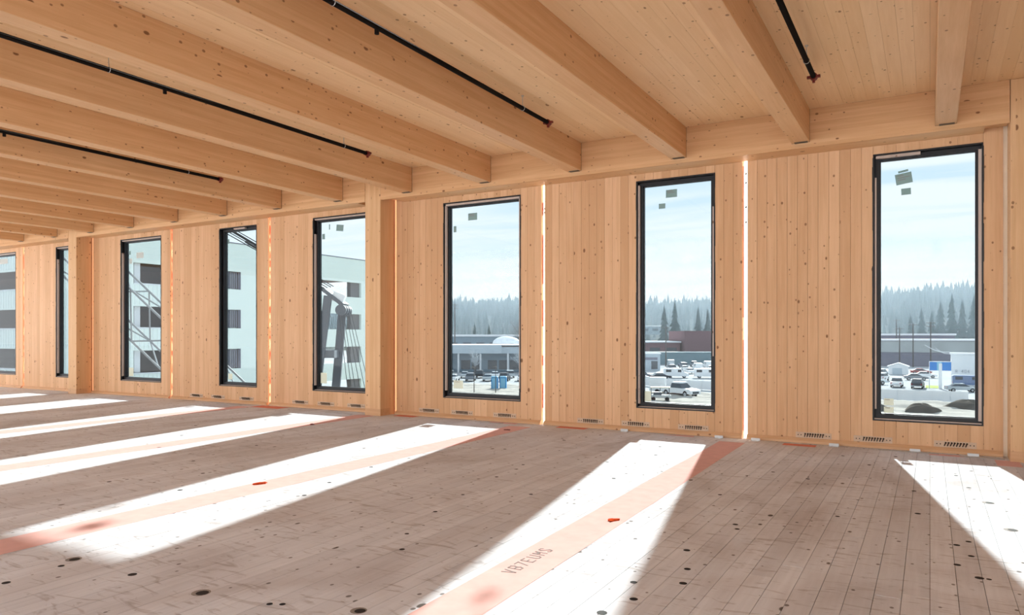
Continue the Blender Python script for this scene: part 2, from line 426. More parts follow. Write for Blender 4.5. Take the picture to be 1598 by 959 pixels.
# ------------------------------------------------------------------ wall with windows
#            opening (x0, x1)
WIN = [(-22.22, -20.70), (-18.766, -17.655), (-16.046, -14.552), (-12.618, -11.505), (-9.969, -8.50), (-6.978, -5.512), (-3.613, -2.506), (-0.597, 0.524)]
GAPS = [-23.38, -20.317, -17.19, -14.193, -11.141, -8.010, -5.118, -2.111, 0.736]
GWD = {-5.118: 0.027, -2.111: 0.032, -14.193: 0.034, -11.141: 0.034, -20.317: 0.034, -8.010: 0.029, -17.19: 0.034}
gwf = lambda g: GWD.get(g, 0.024)
edges = [XL] + GAPS + [XR]
wf = empty('wall_front', (0, D, 0)); tag(wf, kind='structure')
unit_wall = unit_cube('wall_board', M['wall'])
ZW = ZD
def win_in(a, b):
    for w in WIN:
        if w[0] > a and w[1] < b: return w
for a, b in zip(edges[:-1], edges[1:]):
    x0 = a + gwf(a) if a != XL else a; x1 = b - gwf(b) if b != XR else b
    w = win_in(a, b)
    y0, y1 = D + 0.016, D + WT
    pb = MB()
    if w:
        pb.box(x0, y0, 0, w[0], y1, ZW); pb.box(w[1], y0, 0, x1, y1, ZW)
        pb.box(w[0], y0, 0, w[1], y1, ZS); pb.box(w[0], y0, ZT, w[1], y1, ZW)
    else:
        pb.box(x0, y0, 0, x1, y1, ZW)
    pan = pb.build('wall_panel', M['wall'], wf, loc=(0, -D, 0))
    regs = [(x0, w[0], 0, ZW), (w[0], w[1], 0, ZS), (w[0], w[1], ZT, ZW), (w[1], x1, 0, ZW)] if w else [(x0, x1, 0, ZW)]
    near = -8.1 < a < 0.5
    mb = MB()
    for (ra, rb, za, zb) in regs:
        n = max(1, round((rb - ra) / BW)); ws = (rb - ra) / n
        for i in range(n):
            xa, xb = ra + i * ws, ra + (i + 1) * ws
            t = R.uniform(-0.0007, 0.0007)
            g = 0.0012 if near else 0.0005
            if near:
                put('wall_board', unit_wall, pan, ((xa + xb) / 2, D + 0.009 + t, (za + zb) / 2), (ws - 2 * g, 0.018, zb - za))
            else:
                mb.box(xa + g, D + t, za, xb - g, D + 0.018, zb)
    if mb.v: tag(mb.build('wall_boards', M['wall'], pan), kind='stuff')
# sealing membranes taped over the open joints from outside
for i, gx in enumerate(GAPS):
    kind = ['red', 'red', 'cream', 'red', 'red', 'cream', 'mix', 'white', 'foam'][i]
    mt = {'red': 'seal_red', 'cream': 'seal_cream', 'mix': 'seal_white', 'white': 'seal_white', 'foam': 'foam'}[kind]
    GW = gwf(gx)
    xa = {'red': gx - 0.016, 'white': gx - GW + .008, 'mix': gx - GW + .008}.get(kind, gx - GW)
    ym = D + (0.012 if kind in ('red', 'cream', 'foam') else 0.035)
    o = MB().box(xa, ym, 0.0, gx + GW, ym + 0.003, ZD).build('joint_membrane', M[mt], wf, loc=(0, -D, 0))
    if kind in ('mix', 'white'):
        o = MB()
        zs = [(0.25, 0.62), (0.9, 1.05), (1.5, 1.9), (2.15, 2.9), (3.2, 3.4)] if kind == 'mix' else [(0.1, 1.3), (1.6, 3.6)]
        for za, zb in zs: o.box(gx - GW, D + 0.029, za, gx - (0.010 if kind == 'mix' else 0.022), D + 0.033, zb)
        o.build('red_joint_tape', M['red_tape'], wf, loc=(0, -D, 0))
    if kind == 'white':
        for z in (3.50, 3.38, 3.06, 2.86):
            MB().prism([(-0.006, -0.012), (0.018, -0.02), (0.018, 0.02)], 0, 0.02).build('joint_clip', M['black'], wf, loc=(gx, 0.012, z))
    if kind == 'mix':
        for z in (3.30, 3.24):
            MB().prism([(-0.0, -0.01), (0.018, -0.012), (0.018, 0.014)], 0, 0.02).build('joint_clip', M['black'], wf, loc=(gx, 0.012, z))

wr_ = MB().box(XR, YB, 0, XR + 0.13, D + WT, ZD).build('light_block_wall_right', M['wall']); tag(wr_, kind='structure')  # unseen end wall, added to keep side light off the beam faces
# sill timber along the foot of the wall, one length per panel
bb = empty('baseboard_front', (0, D, 0)); tag(bb, kind='structure')
for a, b in zip(edges[:-1], edges[1:]):
    x0, x1 = a + 0.03, b - 0.03
    if abs(b + 17.19) < .1 or abs(b + 8.01) < .1: x1 -= 0.34
    if abs(a - 0.736) < .1: x0 += 0.33
    MB().add([(x0, -0.050, 0.001), (x0, 0, 0.001), (x0, 0, 0.062), (x0, -0.018, 0.062), (x0, -0.050, 0.030),
              (x1, -0.050, 0.001), (x1, 0, 0.001), (x1, 0, 0.062), (x1, -0.018, 0.062), (x1, -0.050, 0.030)],
             [(0, 1, 2, 3, 4), (5, 9, 8, 7, 6), (0, 5, 6, 1), (1, 6, 7, 2), (2, 7, 8, 3), (3, 8, 9, 4), (4, 9, 5, 0)]).build('sill_timber', M['sill'], bb)

# windows --------------------------------------------------------------------
def sticker(win, x0, x1, z0, z1, mat='label_grey', tilt=0.0, lines=0):
    w, h = x1 - x0, z1 - z0
    o = MB().box(-w / 2, -0.0008, -h / 2, w / 2, 0.0008, h / 2).build('label_sheet', M[mat], win, loc=((x0 + x1) / 2, D + 0.1105, (z0 + z1) / 2))
    o.rotation_euler = (0, tilt, 0)
    for k in range(lines):
        zz = h * (0.32 - 0.2 * k)
        MB().box(-w * 0.38, -0.0016, zz - 0.004, w * R.uniform(0.0, 0.38), -0.0009, zz + 0.004).build('printed_line', M['ink'], o)
wins = []
for i, (xa, xb) in enumerate(WIN):
    w = empty('window_%d' % (i + 1), (0, 0, 0)); tag(w, kind='structure'); wins.append(w)
    y0 = D - 0.004
    # black membrane dressed into the opening, uneven at its room-side edge
    mb = MB().ring(xa - 0.001, ZS - 0.001, xb + 0.001, ZT + 0.001, (.014, .014, .016, .018), y0, D + WT + 0.01)
    z = ZS
    while z < ZT - 0.05:
        ln = R.uniform(0.08, 0.3); e_ = R.uniform(0.003, 0.011); z2 = min(ZT, z + ln)
        mb.box(xa - e_, y0 - 0.001, z, xa + 0.001, y0 + 0.003, z2)
        e_ = R.uniform(0.002, 0.009)
        mb.box(xb - 0.001, y0 - 0.001, z, xb + e_, y0 + 0.003, z2)
        z = z2
    mb.build('opening_membrane', M['black'], w)
    # frame
    fx0, fx1, fz0, fz1 = xa + 0.030, xb - 0.030, ZS + 0.030, ZT - 0.028
    fr = MB().ring(fx0, fz0, fx1, fz1, (.040, .034, .044, .040), D + 0.060, D + WT + 0.02).build('window_frame', M['alu'], w)
    MB().ring(fx0 + .040, fz0 + .044, fx1 - .034, fz1 - .040, (.010, .010, .010, .010), D + 0.09, D + 0.135).build('glazing_bead', M['black'], fr)
    MB().box(fx0 + .042, D + 0.112, fz0 + .046, fx1 - .036, D + 0.120, fz1 - .042).build('glass_pane', M['glass'], w)
    # black backing between membrane and frame
    MB().ring(xa + 0.012, ZS + 0.012, xb - 0.012, ZT - 0.014, (.024, .024, .024, .024), D + 0.075, D + 0.10).build('packing_frame', M['black'], w)
    # pale timber stops
    sh = []
    if i == 7:
        sh = [(xa + .018, xa + .036, ZS + .14, ZT - .28), (xb - .045, xb - .014, ZS + .05, ZT - .07), (xa + .03, xa + .50, ZT - .050, ZT - .020), (xa + .01, xb - .01, ZS + .006, ZS + .026)]
    elif i == 6:
        sh = [(xa + .018, xa + .036, ZS + .06, ZT - .06), (xb - .034, xb - .016, ZS + .75, ZT - .45), (xa + .02, xb - .005, ZS + .006, ZS + .022)]
    elif i == 5:
        sh = [(xa + .018, xa + .040, ZS + .12, ZT - .05), (xb - .036, xb - .014, ZS + .2, ZT - .03), (xa + .03, xb - .02, ZT - .046, ZT - .020), (xa + .03, xb - .01, ZS + .006, ZS + .022)]
    elif i == 3:
        sh = [(xa + .42, xa + .75, ZT - .046, ZT - .022), (xa + .02, xb - .01, ZS + .006, ZS + .022)]
    else:
        sh = [(xa + .018, xa + .034, ZS + .1, ZT - .3), (xa + .03, xb - .02, ZT - .042, ZT - .020), (xa + .03, xb - .01, ZS + .006, ZS + .022)]
    for (a, b, za, zb) in sh:
        MB().box(a, D + 0.012, za, b, D + 0.065, zb).build('timber_stop', M['shim'], w)
W8, W7, W6, W5, W4, W3, W1 = wins[7], wins[6], wins[5], wins[4], wins[3], wins[2], wins[0]
sticker(W8, -.333, -.224, 3.325, 3.350, tilt=-0.17)
sticker(W8, -.36, -.184, 3.185, 3.315, tilt=-0.14, lines=3)
sticker(W8, -.299, -.197, 3.053, 3.130, tilt=-0.03)
sticker(W8, -.485, -.381, .513, .594, 'label_paper', lines=1)
sticker(W8, -.485, -.381, .418, .493, 'label_paper', lines=1)
sticker(W7, -3.22, -3.06, 3.30, 3.41, lines=2)
sticker(W7, -3.323, -3.229, 3.153, 3.225)
sticker(W7, -3.545, -3.440, .42, .565, 'label_paper')
sticker(W6, -6.565, -6.39, 3.25, 3.365, lines=2)
sticker(W6, -6.854, -6.80, 3.076, 3.177)
sticker(W6, -6.854, -6.668, .484, .615, 'label_paper', lines=1)
sticker(W5, -9.486, -9.311, 3.285, 3.40, tilt=0.12)
sticker(W5, -9.842, -9.776, 3.16, 3.26)
sticker(W5, -9.670, -9.646, 3.33, 3.428)
sticker(W5, -9.880, -9.727, .466, .664, 'label_paper')
sticker(W4, -12.48, -12.36, .46, .58, 'label_paper')
sticker(W4, -12.50, -12.45, 3.25, 3.34)
sticker(W3, -15.624, -15.36, 3.116, 3.247, 'label_white')
sticker(W3, -15.90, -15.84, 3.215, 3.30)
sticker(W3, -15.90, -15.79, 3.009, 3.122, 'label_white')
sticker(W3, -15.91, -15.74, .43, .625, 'label_paper')
sticker(W1, -21.758, -21.351, 3.287, 3.425, 'label_white')

# ------------------------------------------------------------------ glulam frame
ords = ['first', 'second', 'third', 'fourth', 'fifth', 'sixth', 'seventh', 'eighth', 'ninth', 'tenth', 'eleventh', 'twelfth', 'thirteenth', 'fourteenth', 'fifteenth']
notes = ['seen from below at the upper right', 'right of the pipe-free deck bay, side face in shade', 'running down to above the third window from the right edge', 'behind the second sprinkler pipe',
         '', '', '', '', '', '', '', '', '', '', '']
X0, BWD, SP = 0.2585, 0.207, 1.524
beam_me = MB().bevbox(-BWD, 0, 0, 0, YH - YB - 0.004, ZD - ZB, 0.004).mesh('beam_timber', M['beam'])
plate_me = MB().box(-BWD * 0.82, -0.055, -0.007, -BWD * 0.10, 0.0, 0.0).mesh('bearing_plate', M['bearing_shadow'])
gap_me = MB().box(-BWD - 0.001, 0, -0.001, 0.001, 0.003, ZD - ZB - 0.001).mesh('end_joint', M['seam'])
for k in range(15):
    x = X0 - k * SP
    t = empty('glulam_beam', (x, YB, ZB))
    tag(t, 'orange spruce glulam ceiling beam, %s from the right' % ords[k], 'beam', 'glulam beams under the deck')
    put('beam_timber', beam_me, t)
    put('end_joint', gap_me, t, (0, YH - YB - 0.0045, 0))
    put('bearing_plate', plate_me, t, (0, YH - YB - 0.006, -0.0005))
CX = [0.751, -8.376, -17.56]
CW = 0.337
for k, x in enumerate(CX):
    lab = ['square glulam column at the right edge of the photo', 'square glulam column between the third and fourth window from the right', 'square glulam column partly hiding the narrow window at the far left'][k]
    wd = 0.40 if k == 0 else CW
    o = empty('glulam_column', (x, YH, 0)); tag(o, lab, 'column', 'glulam columns along the window wall')
    MB().bevbox(0, 0, 0.0, wd, D - YH - 0.004, ZD - 0.002, 0.005).build('column_timber', M['column'], o)
    mk = MB().box(-0.0015, -0.0015, 0.0, wd + 0.0015, 0.25, 0.115).build('protected_foot', M['sill'], o)
segs = [(XL, -17.56 - 0.004), (-17.56 + CW + 0.004, -8.376 - 0.004), (-8.376 + CW + 0.004, 0.751 - 0.006)]
for k, (a, b) in enumerate(segs):
    lab = ['glulam edge beam over the windows at the far left, left of the left column', 'glulam edge beam between the left and middle columns', 'glulam edge beam between the middle column and right edge column'][k]
    o = empty('edge_beam', (a, YH, ZH)); tag(o, lab, 'beam', 'edge beams over the window wall')
    n = MB().box(0, 0, 0, b - a, 0.045, ZD - ZH - 0.002)
    n.box(0, 0.045, 0.05, b - a, D - YH - 0.004, ZD - ZH - 0.002)
    n.build('beam_timber', M['header'], o)
    MB().box(0.22, 0.046, 0.001, b - a - 0.22, D - YH - 0.004, 0.049).build('soffit_lamella', M['header'], o)

# ------------------------------------------------------------------ sprinkler pipes
def ring_mb(c, r, t, n=14):
    mb = MB(); v = []
    for k in range(n):
        a = 2 * math.pi * k / n
        for q in range(4):
            b = 2 * math.pi * q / 4
            rr = r + t * math.cos(b); v.append((c[0] + rr * math.cos(a), c[1] + t * math.sin(b), c[2] + rr * math.sin(a)))
    f = [(4 * k + q, 4 * ((k + 1) % n) + q, 4 * ((k + 1) % n) + (q + 1) % 4, 4 * k + (q + 1) % 4) for k in range(n) for q in range(4)]
    return mb.add(v, f)
PIPES = [(-1.015, 7.84, 'short stretch of black sprinkler pipe at the upper right', [7.32, 3.4], []),
         (-4.05, 7.88, 'black sprinkler pipe crossing the top middle of the ceiling', [7.21, 4.17], [4.69]),
         (-6.98, 7.91, 'long black sprinkler pipe in the upper left of the ceiling', [4.12, 7.40], [4.72]),
         (-10.26, 7.97, 'farthest thin black sprinkler pipe at the left', [7.34, 4.0], [4.70])]
PR = 0.0245
for x, ye, lab, hs, outs in PIPES:
    z = 3.97
    t = empty('sprinkler_pipe', (x, ye, z)); tag(t, lab, 'pipe', 'sprinkler pipes between the beams')
    MB().tube((0, YB + 1 - ye, 0), (0, -0.02, 0), PR, 14).build('pipe_run', M['pipe'], t, True)
    cp = MB().tube((0, -0.055, 0), (0, 0.0, 0), PR + 0.012, 14).tube((0, 0, 0), (0, 0.018, 0), PR * 0.8, 12)
    cp.build('end_coupling', M['red_paint'], t)
    for bx in ((PR + 0.006, -0.045, -0.012, PR + 0.038, -0.012, 0.012), (-PR - 0.038, -0.045, -0.012, -PR - 0.006, -0.012, 0.012), (-0.012, -0.04, -PR - 0.034, 0.012, -0.014, -PR - 0.006)):
        MB().box(*bx).build('coupling_bolt', M['red_paint'], t)
    for h in hs:
        hg = ring_mb((0, h - ye, 0), PR + 0.004, 0.0035).build('hanger_ring', M['zinc'], t)
        MB().tube((0, h - ye, PR), (0, h - ye, ZD - z), 0.0048, 8).tube((0, h - ye, ZD - z - 0.012), (0, h - ye, ZD - z - 0.0005), 0.016, 8).build('hanger_rod', M['zinc'], hg)
    for q in outs:
        MB().tube((0, q - ye, -PR + 0.004), (0, q - ye, -PR - 0.036), 0.020, 12).build('outlet_stub', M['pipe'], t)

# ------------------------------------------------------------------ angle brackets at the foot of the wall
BR = [(-1.27, 'right bay, left of the right-hand window'), (-.60, 'below the left edge of the right-hand window'), (.25, 'below the right part of the right-hand window'),
      (-4.33, 'left of the second window from the right'), (-3.63, 'below the left edge of the second window from the right'), (-2.80, 'below the second window from the right'),
      (-7.28, 'right of the middle column'), (-6.61, 'below the left part of the third window from the right'), (-5.80, 'below the right part of the third window from the right'),
      (-10.30, 'left of the fourth window from the right'), (-9.64, 'below the left part of the fourth window from the right'), (-8.90, 'beside the left face of the middle column'),
      (-13.35, 'left of the fifth window from the right'), (-12.66, 'below the left edge of the fifth window from the right'), (-11.80, 'below the right part of the fifth window from the right')]
bp_me = MB().box(-0.21, -0.004, 0, 0.21, 0, 0.072).mesh('bracket_plate', M['plate'])
sc_me = MB().tube((0, 0, 0), (0.012, -0.028, 0.038), 0.0055, 6).tube((0.012, -0.028, 0.038), (0.0135, -0.031, 0.042), 0.010, 6).mesh('angled_screw', M['screw'])
nl_me = MB().tube((0, 0, 0), (0, -0.006, 0), 0.007, 6).mesh('nail_head', M['screw'])
for x, where in BR:
    t = empty('wall_bracket', (x, D - 0.001, 0.064)); tag(t, 'low screwed steel bracket, ' + where, 'bracket', 'brackets along the wall foot')
    put('bracket_plate', bp_me, t)
    for q in range(8):
        put('angled_screw', sc_me, t, (-0.105 + 0.03 * q, -0.004, 0.016))
    for q in (-0.18, -0.145, 0.15, 0.185):
        put('nail_head', nl_me, t, (q, -0.004, 0.036))

# ------------------------------------------------------------------ tapes and bits on the floor
def letters(mb, text, h, adv):
    """strokes of a few capitals on a 4x6 grid"""
    G = {'V': [(0, 6, 2, 0), (2, 0, 4, 6)], 'B': [(0, 0, 0, 6), (0, 6, 3, 6), (3, 6, 4, 4.5), (4, 4.5, 3, 3), (0, 3, 3, 3), (3, 3, 4, 1.5), (4, 1.5, 3, 0), (0, 0, 3, 0)],
         '7': [(0, 6, 4, 6), (4, 6, 1, 0)], 'E': [(0, 0, 0, 6), (0, 6, 4, 6), (0, 3, 3, 3), (0, 0, 4, 0)], 'U': [(0, 6, 0, 1), (0, 1, 1, 0), (1, 0, 3, 0), (3, 0, 4, 1), (4, 1, 4, 6)],
         'M': [(0, 0, 0, 6), (0, 6, 2, 3), (2, 3, 4, 6), (4, 6, 4, 0)], 'S': [(4, 5, 3, 6), (3, 6, 1, 6), (1, 6, 0, 4.6), (0, 4.6, 4, 1.4), (4, 1.4, 3, 0), (3, 0, 1, 0), (1, 0, 0, 1)],
         'R': [(0, 0, 0, 6), (0, 6, 4, 6), (4, 6, 4, 3), (4, 3, 0, 3), (2, 3, 4, 0)], '4': [(3, 0, 3, 6), (3, 6, 0, 2), (0, 2, 4, 2)], '0': [(0, 0, 0, 6), (0, 6, 4, 6), (4, 6, 4, 0), (4, 0, 0, 0)], ' ': []}
    u = h / 6; x = 0
    for ch in text:
        for (a, b, c, d) in G[ch]:
            p, q = Vector((x + a * u * .8, b * u, 0)), Vector((x + c * u * .8, d * u, 0))
            dr = (q - p).normalized(); n = Vector((-dr.y, dr.x, 0)) * u * 0.32; p -= dr * u * .2; q += dr * u * .2
            mb.add([p - n, q - n, q + n, p + n, *[v + Vector((0, 0, u * 0.1)) for v in (p - n, q - n, q + n, p + n)]],
                   [(3, 2, 1, 0), (4, 5, 6, 7), (0, 1, 5, 4), (1, 2, 6, 5), (2, 3, 7, 6), (3, 0, 4, 7)])
        x += adv
    return mb
TAPES = [(-2.035, 0.32, 'wide pink joint tape with grey lettering through the second sun patch from the right'),
         (-5.17, 0.36, 'wide pink joint tape through the large middle sun patch'),
         (-8.20, 0.36, 'pink joint tape in the sun patch starting before the middle column'),
         (-11.25, 0.36, 'pink joint tape far left in a narrow sun stripe')]
for k, (x, w, lab) in enumerate(TAPES):
    t = empty('floor_tape', (x, 2.6, 0), 0.018 if k else 0.022); tag(t, lab, 'tape', 'joint tapes across the floor')
    mb = MB(); n = 40; y0, y1 = -5.6, D - 3.0
    v = []
    for i in range(n + 1):
        y = y0 + (y1 - y0) * i / n
        for sx in (-1, 1):
            v.append((sx * w / 2 + R.uniform(-.006, .006), y, 0.0016)); v.append((sx * (w / 2 + .001), y, 0.0004))
    f = []
    for i in range(n):
        a, b = 4 * i, 4 * i + 4
        f += [(a, a + 2, b + 2, b), (a + 1, a, b, b + 1), (a + 2, a + 3, b + 3, b + 2)]
    mb.add(v, f).build('tape_strip', M['tape'], t)
    if k == 0:
        o = letters(MB(), 'VB7EUMS', 0.080, 0.078).build('printed_lettering', M['ink'], t, loc=(0.03, 0.95, 0.0017)); o.rotation_euler = (0, 0, math.radians(90))
        o.location.x = 0.005
for x, y, w, h, mat, lab in [(-1.40, 9.50, .38, .16, 'red_tape', 'red tape patch at the wall foot, right bay'), (.16, 9.53, .34, .12, 'tape', 'pink tape patch at the wall foot below the right-hand window'),
                        (-4.56, 9.60, .46, .17, 'red_tape', 'red tape patch at the wall foot left of the second window from the right'), (-2.95, 9.60, .40, .12, 'tape', 'pink tape patch at the wall foot below the second window from the right'),
                        (-7.65, 9.60, .42, .17, 'red_tape', 'red tape patch at the foot of the wall beside the middle column'), (-10.85, 9.5, .75, .30, 'red_tape', 'red tape patch at the wall foot by the fifth panel joint'),
                        (-5.75, 9.60, .50, .12, 'tape', 'pink tape patch at the wall foot below the third window from the right'), (.72, 9.25, .22, .40, 'tape', 'pink tape patch on the floor before the right edge column')]:
    tag(MB().box(-w / 2, -h / 2, 0.0005, w / 2, h / 2, 0.0022).build('tape_patch', M[mat], loc=(x, y, 0)), lab, 'tape')
for x, y, w, h, lab in [(-.22, 9.58, .62, .05, 'grey sealing strip at the wall foot below the right-hand window'), (.50, 9.52, .42, .06, 'grey sealing strip beside the right edge column'),
                   (-3.15, 9.60, .30, .05, 'grey sealing strip at the wall foot below the second window from the right'), (-5.95, 9.52, .5, .04, 'grey sealing strip at the wall foot below the third window from the right'),
                   (-8.95, 9.35, .6, .06, 'grey sealing strip in front of the middle column foot'), (-11.95, 9.45, .7, .05, 'grey sealing strip at the wall foot below the fifth window from the right')]:
    tag(MB().box(-w / 2, -h / 2, 0.0005, w / 2, h / 2, 0.006).build('sealing_strip', M['grey_tape'], loc=(x, y, 0)), lab, 'strip', 'grey strips at the wall foot')
for x, y, lab in [(-1.95, 9.62, 'left of the red tape patch in the right bay'), (-1.02, 9.62, 'right of the red tape patch in the right bay'), (-.15, 9.63, 'before the right-hand window, left one'), (.42, 9.58, 'before the right-hand window, right one'),
             (-3.75, 9.62, 'right of the red tape patch in the second bay'), (-2.42, 9.62, 'left of the bright joint in the second bay')]:
    mb = MB().box(-0.055, -0.035, 0.0005, 0.055, 0.035, 0.004).box(-0.055, 0.02, 0.004, 0.055, 0.035, 0.034).tube((-.03, -.015, .004), (-.03, -.015, .010), .009, 8).tube((.03, -.015, .004), (.03, -.015, .010), .009, 8)
    tag(mb.build('sill_clip', M['zinc'], loc=(x, y - 0.02, 0)), 'small metal clip on the floor ' + lab, 'clip', 'metal clips at the wall foot')
def scrap(x, y, s, lab, mat):
    bm = bmesh.new(); bmesh.ops.create_icosphere(bm, subdivisions=2, radius=1)
    for v in bm.verts:
        q = R.uniform(0.55, 1.25); v.co = Vector((v.co.x * s * q * 1.3, v.co.y * s * q * 0.7, max(0, v.co.z) * s * 0.35 * q))
    me = bpy.data.meshes.new('scrap'); bm.to_mesh(me); bm.free(); me.materials.append(M[mat])
    o = put('tape_scrap', me, None, (x, y, 0.002)); o.rotation_euler = (0, 0, R.uniform(0, 3))
    tag(o, lab, 'scrap')
scrap(-5.30, 4.53, 0.05, 'crumpled orange scrap on the pink tape of the middle sun patch', 'scrap')
scrap(-2.01, 4.94, 0.045, 'crumpled orange scrap on the lettered pink tape', 'scrap')
scrap(-8.15, 7.95, 0.05, 'dark red scrap on the floor before the middle column', 'red_paint')
scrap(-5.25, 8.9, 0.04, 'dark red scrap on the pink tape end by the third panel joint', 'red_paint')

# ================================================================== OUTSIDE
GZ = -8.14
HAZE = 0.0023
def flat(name, rgb, rough=0.8, var=0.1, scale=1.0, spec=0.1, metal=0.0): return plain(name, rgb, rough, metal, var, scale, spec)
M['asphalt'] = flat('lot_asphalt', (0.42, 0.425, 0.43), 0.9, 0.35, 0.06, 0.0)
M['dirt'] = flat('pale_dirt', (0.42, 0.39, 0.35), 0.95, 0.3, 0.5, 0.0)
M['mud'] = flat('dark_dirt', (0.13, 0.115, 0.10), 0.95, 0.3, 1.0, 0.0)
M['snow'] = flat('white_roof', (0.80, 0.81, 0.83), 0.8, 0.05, 0.3, 0.0)
M['white_wall'] = flat('white_painted', (0.72, 0.74, 0.76), 0.7, 0.06, 0.6)
M['hoard'] = flat('white_hoarding', (0.80, 0.80, 0.80), 0.7, 0.05, 1.0)
M['grey_wall'] = flat('grey_violet_wall', (0.20, 0.20, 0.25), 0.8, 0.08, 0.2)
M['pale_band'] = flat('pale_grey_band', (0.42, 0.45, 0.45), 0.8, 0.2, 0.25)
M['brick'] = flat('brown_brick_wall', (0.20, 0.12, 0.13), 0.9, 0.1, 0.4)
M['teal'] = flat('teal_grey_wall', (0.16, 0.24, 0.27), 0.8, 0.15, 0.2)
M['blue_wall'] = flat('blue_grey_wall', (0.22, 0.29, 0.34), 0.8, 0.1, 0.3)
M['fascia'] = flat('light_fascia', (0.46, 0.53, 0.58), 0.6, 0.06, 0.3)
M['dark_win'] = flat('dark_window', (0.05, 0.065, 0.08), 0.25, 0.2, 0.8, 0.5)
M['sage'] = flat('sage_sheathing', (0.78, 0.86, 0.80), 0.75, 0.05, 0.25)
M['sage_rib'] = flat('pale_corrugated', (0.78, 0.84, 0.82), 0.6, 0.06, 0.5)
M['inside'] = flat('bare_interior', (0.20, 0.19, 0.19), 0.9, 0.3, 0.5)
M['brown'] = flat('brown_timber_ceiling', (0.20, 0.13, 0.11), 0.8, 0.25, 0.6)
M['crane'] = flat('slate_crane_steel', (0.085, 0.10, 0.12), 0.5, 0.15, 1.0, 0.4)
M['lattice'] = flat('grey_lattice_tube', (0.22, 0.235, 0.245), 0.5, 0.1, 1.0, 0.3)
M['cable'] = flat('dark_cable', (0.05, 0.055, 0.06), 0.5)
M['pole'] = flat('weathered_pole', (0.10, 0.09, 0.085), 0.9)
M['sign_blue'] = flat('blue_sign', (0.03, 0.20, 0.55), 0.4, 0.12, 0.9)
M['sign_cyan'] = flat('pale_cyan_sign', (0.22, 0.50, 0.66), 0.4, 0.05)
M['blue_plastic'] = flat('blue_plastic', (0.05, 0.24, 0.50), 0.4, 0.1)
M['pale_blue'] = flat('pale_blue_plastic', (0.22, 0.45, 0.62), 0.4, 0.1)
M['grass'] = flat('winter_grass', (0.40, 0.46, 0.16), 0.9, 0.25, 2.0, 0.0)
M['conifer'] = flat('dark_conifer', (0.030, 0.055, 0.050), 0.9, 0.4, 0.3, 0.0)
M['forest'] = flat('forest_conifer', (0.035, 0.065, 0.055), 0.9, 0.4, 0.05, 0.0)
M['bark'] = flat('grey_bark', (0.12, 0.10, 0.09), 0.9)
M['hill'] = flat('wooded_hillside', (0.10, 0.115, 0.10), 0.95, 0.3, 0.02, 0.0)
M['cream'] = flat('cream_canopy', (0.74, 0.68, 0.54), 0.7, 0.06)
M['tyre'] = flat('tyre_rubber', (0.018, 0.018, 0.02), 0.8)
M['rim'] = flat('grey_rim', (0.42, 0.43, 0.44), 0.4, 0.05, 1, 0.5)
M['lamp_red'] = flat('red_lamp', (0.35, 0.03, 0.03), 0.4)
M['frost_tree'] = flat('frosted_twigs', (0.50, 0.53, 0.55), 0.9, 0.3, 2.0, 0.0)
PAINT = {'white': (0.76, 0.78, 0.80), 'black': (0.03, 0.035, 0.045), 'silver': (0.46, 0.50, 0.52), 'grey': (0.20, 0.22, 0.25), 'blue': (0.10, 0.16, 0.30),
         'red': (0.36, 0.06, 0.06), 'pale': (0.58, 0.63, 0.66)}
for k, v in PAINT.items(): M['car_' + k] = flat('car_paint_' + k, v, 0.3, 0.04, 0.4, 0.5)

# ground ---------------------------------------------------------------------
tag(MB().box(-900, -400, GZ - 1.5, 900, 1300, GZ - 0.02).build('ground', M['asphalt']), kind='structure')
def ground_patch(name, x0, y0, x1, y1, nx, ny, amp, mat, z0=0.0):
    from mathutils import noise
    v, f = [], []
    for j in range(ny + 1):
        for i in range(nx + 1):
            x = x0 + (x1 - x0) * i / nx; y = y0 + (y1 - y0) * j / ny
            e_ = min(i, nx - i, j, ny - j); k = min(1, e_ / 3)
            z = GZ + z0 + k * (0.25 + amp * noise.noise(Vector((x * .22, y * .5, 3.1))) + amp * .4 * noise.noise(Vector((x * .7, y * 1.4, 8.1))))
            v.append((x, y, z))
    for j in range(ny):
        for i in range(nx):
            a = j * (nx + 1) + i; f.append((a, a + 1, a + nx + 2, a + nx + 1))
    o = MB().add(v, f).build(name, mat, smooth=True); tag(o, kind='structure'); return o
ground_patch('dirt_lot', -80, 60, 22, 117, 130, 90, 0.45, M['dirt'])
def mound(x, y, rx, ry, h, lab, mat='mud'):
    from mathutils import noise
    n, m = 18, 6; v, f = [], []
    for j in range(m + 1):
        for i in range(n):
            a = 2 * math.pi * i / n; t = j / m
            q = 1 + 0.25 * noise.noise(Vector((math.cos(a) * 2 + x, math.sin(a) * 2, t * 2)))
            v.append((rx * t * q * math.cos(a), ry * t * q * math.sin(a), h * (1 - t * t) * q))
    for j in range(m):
        for i in range(n):
            a = j * n + i; b = j * n + (i + 1) % n; f.append((a, b, b + n, a + n))
    o = MB().add(v, f).build('dirt_mound', M[mat], None, True, (x, y, GZ + 0.1)); tag(o, lab, 'mound')
mound(-5.9, 100.5, 1.8, 1.6, 1.0, 'low dark dirt mound seen at the bottom left of the right-hand window')
mound(-.8, 101, 2.3, 1.6, 1.1, 'low dark dirt mound seen at the bottom centre of the right-hand window')
mound(4.2, 108, 3.4, 2.4, 1.2, 'grey dirt heap seen at the bottom right of the right-hand window')

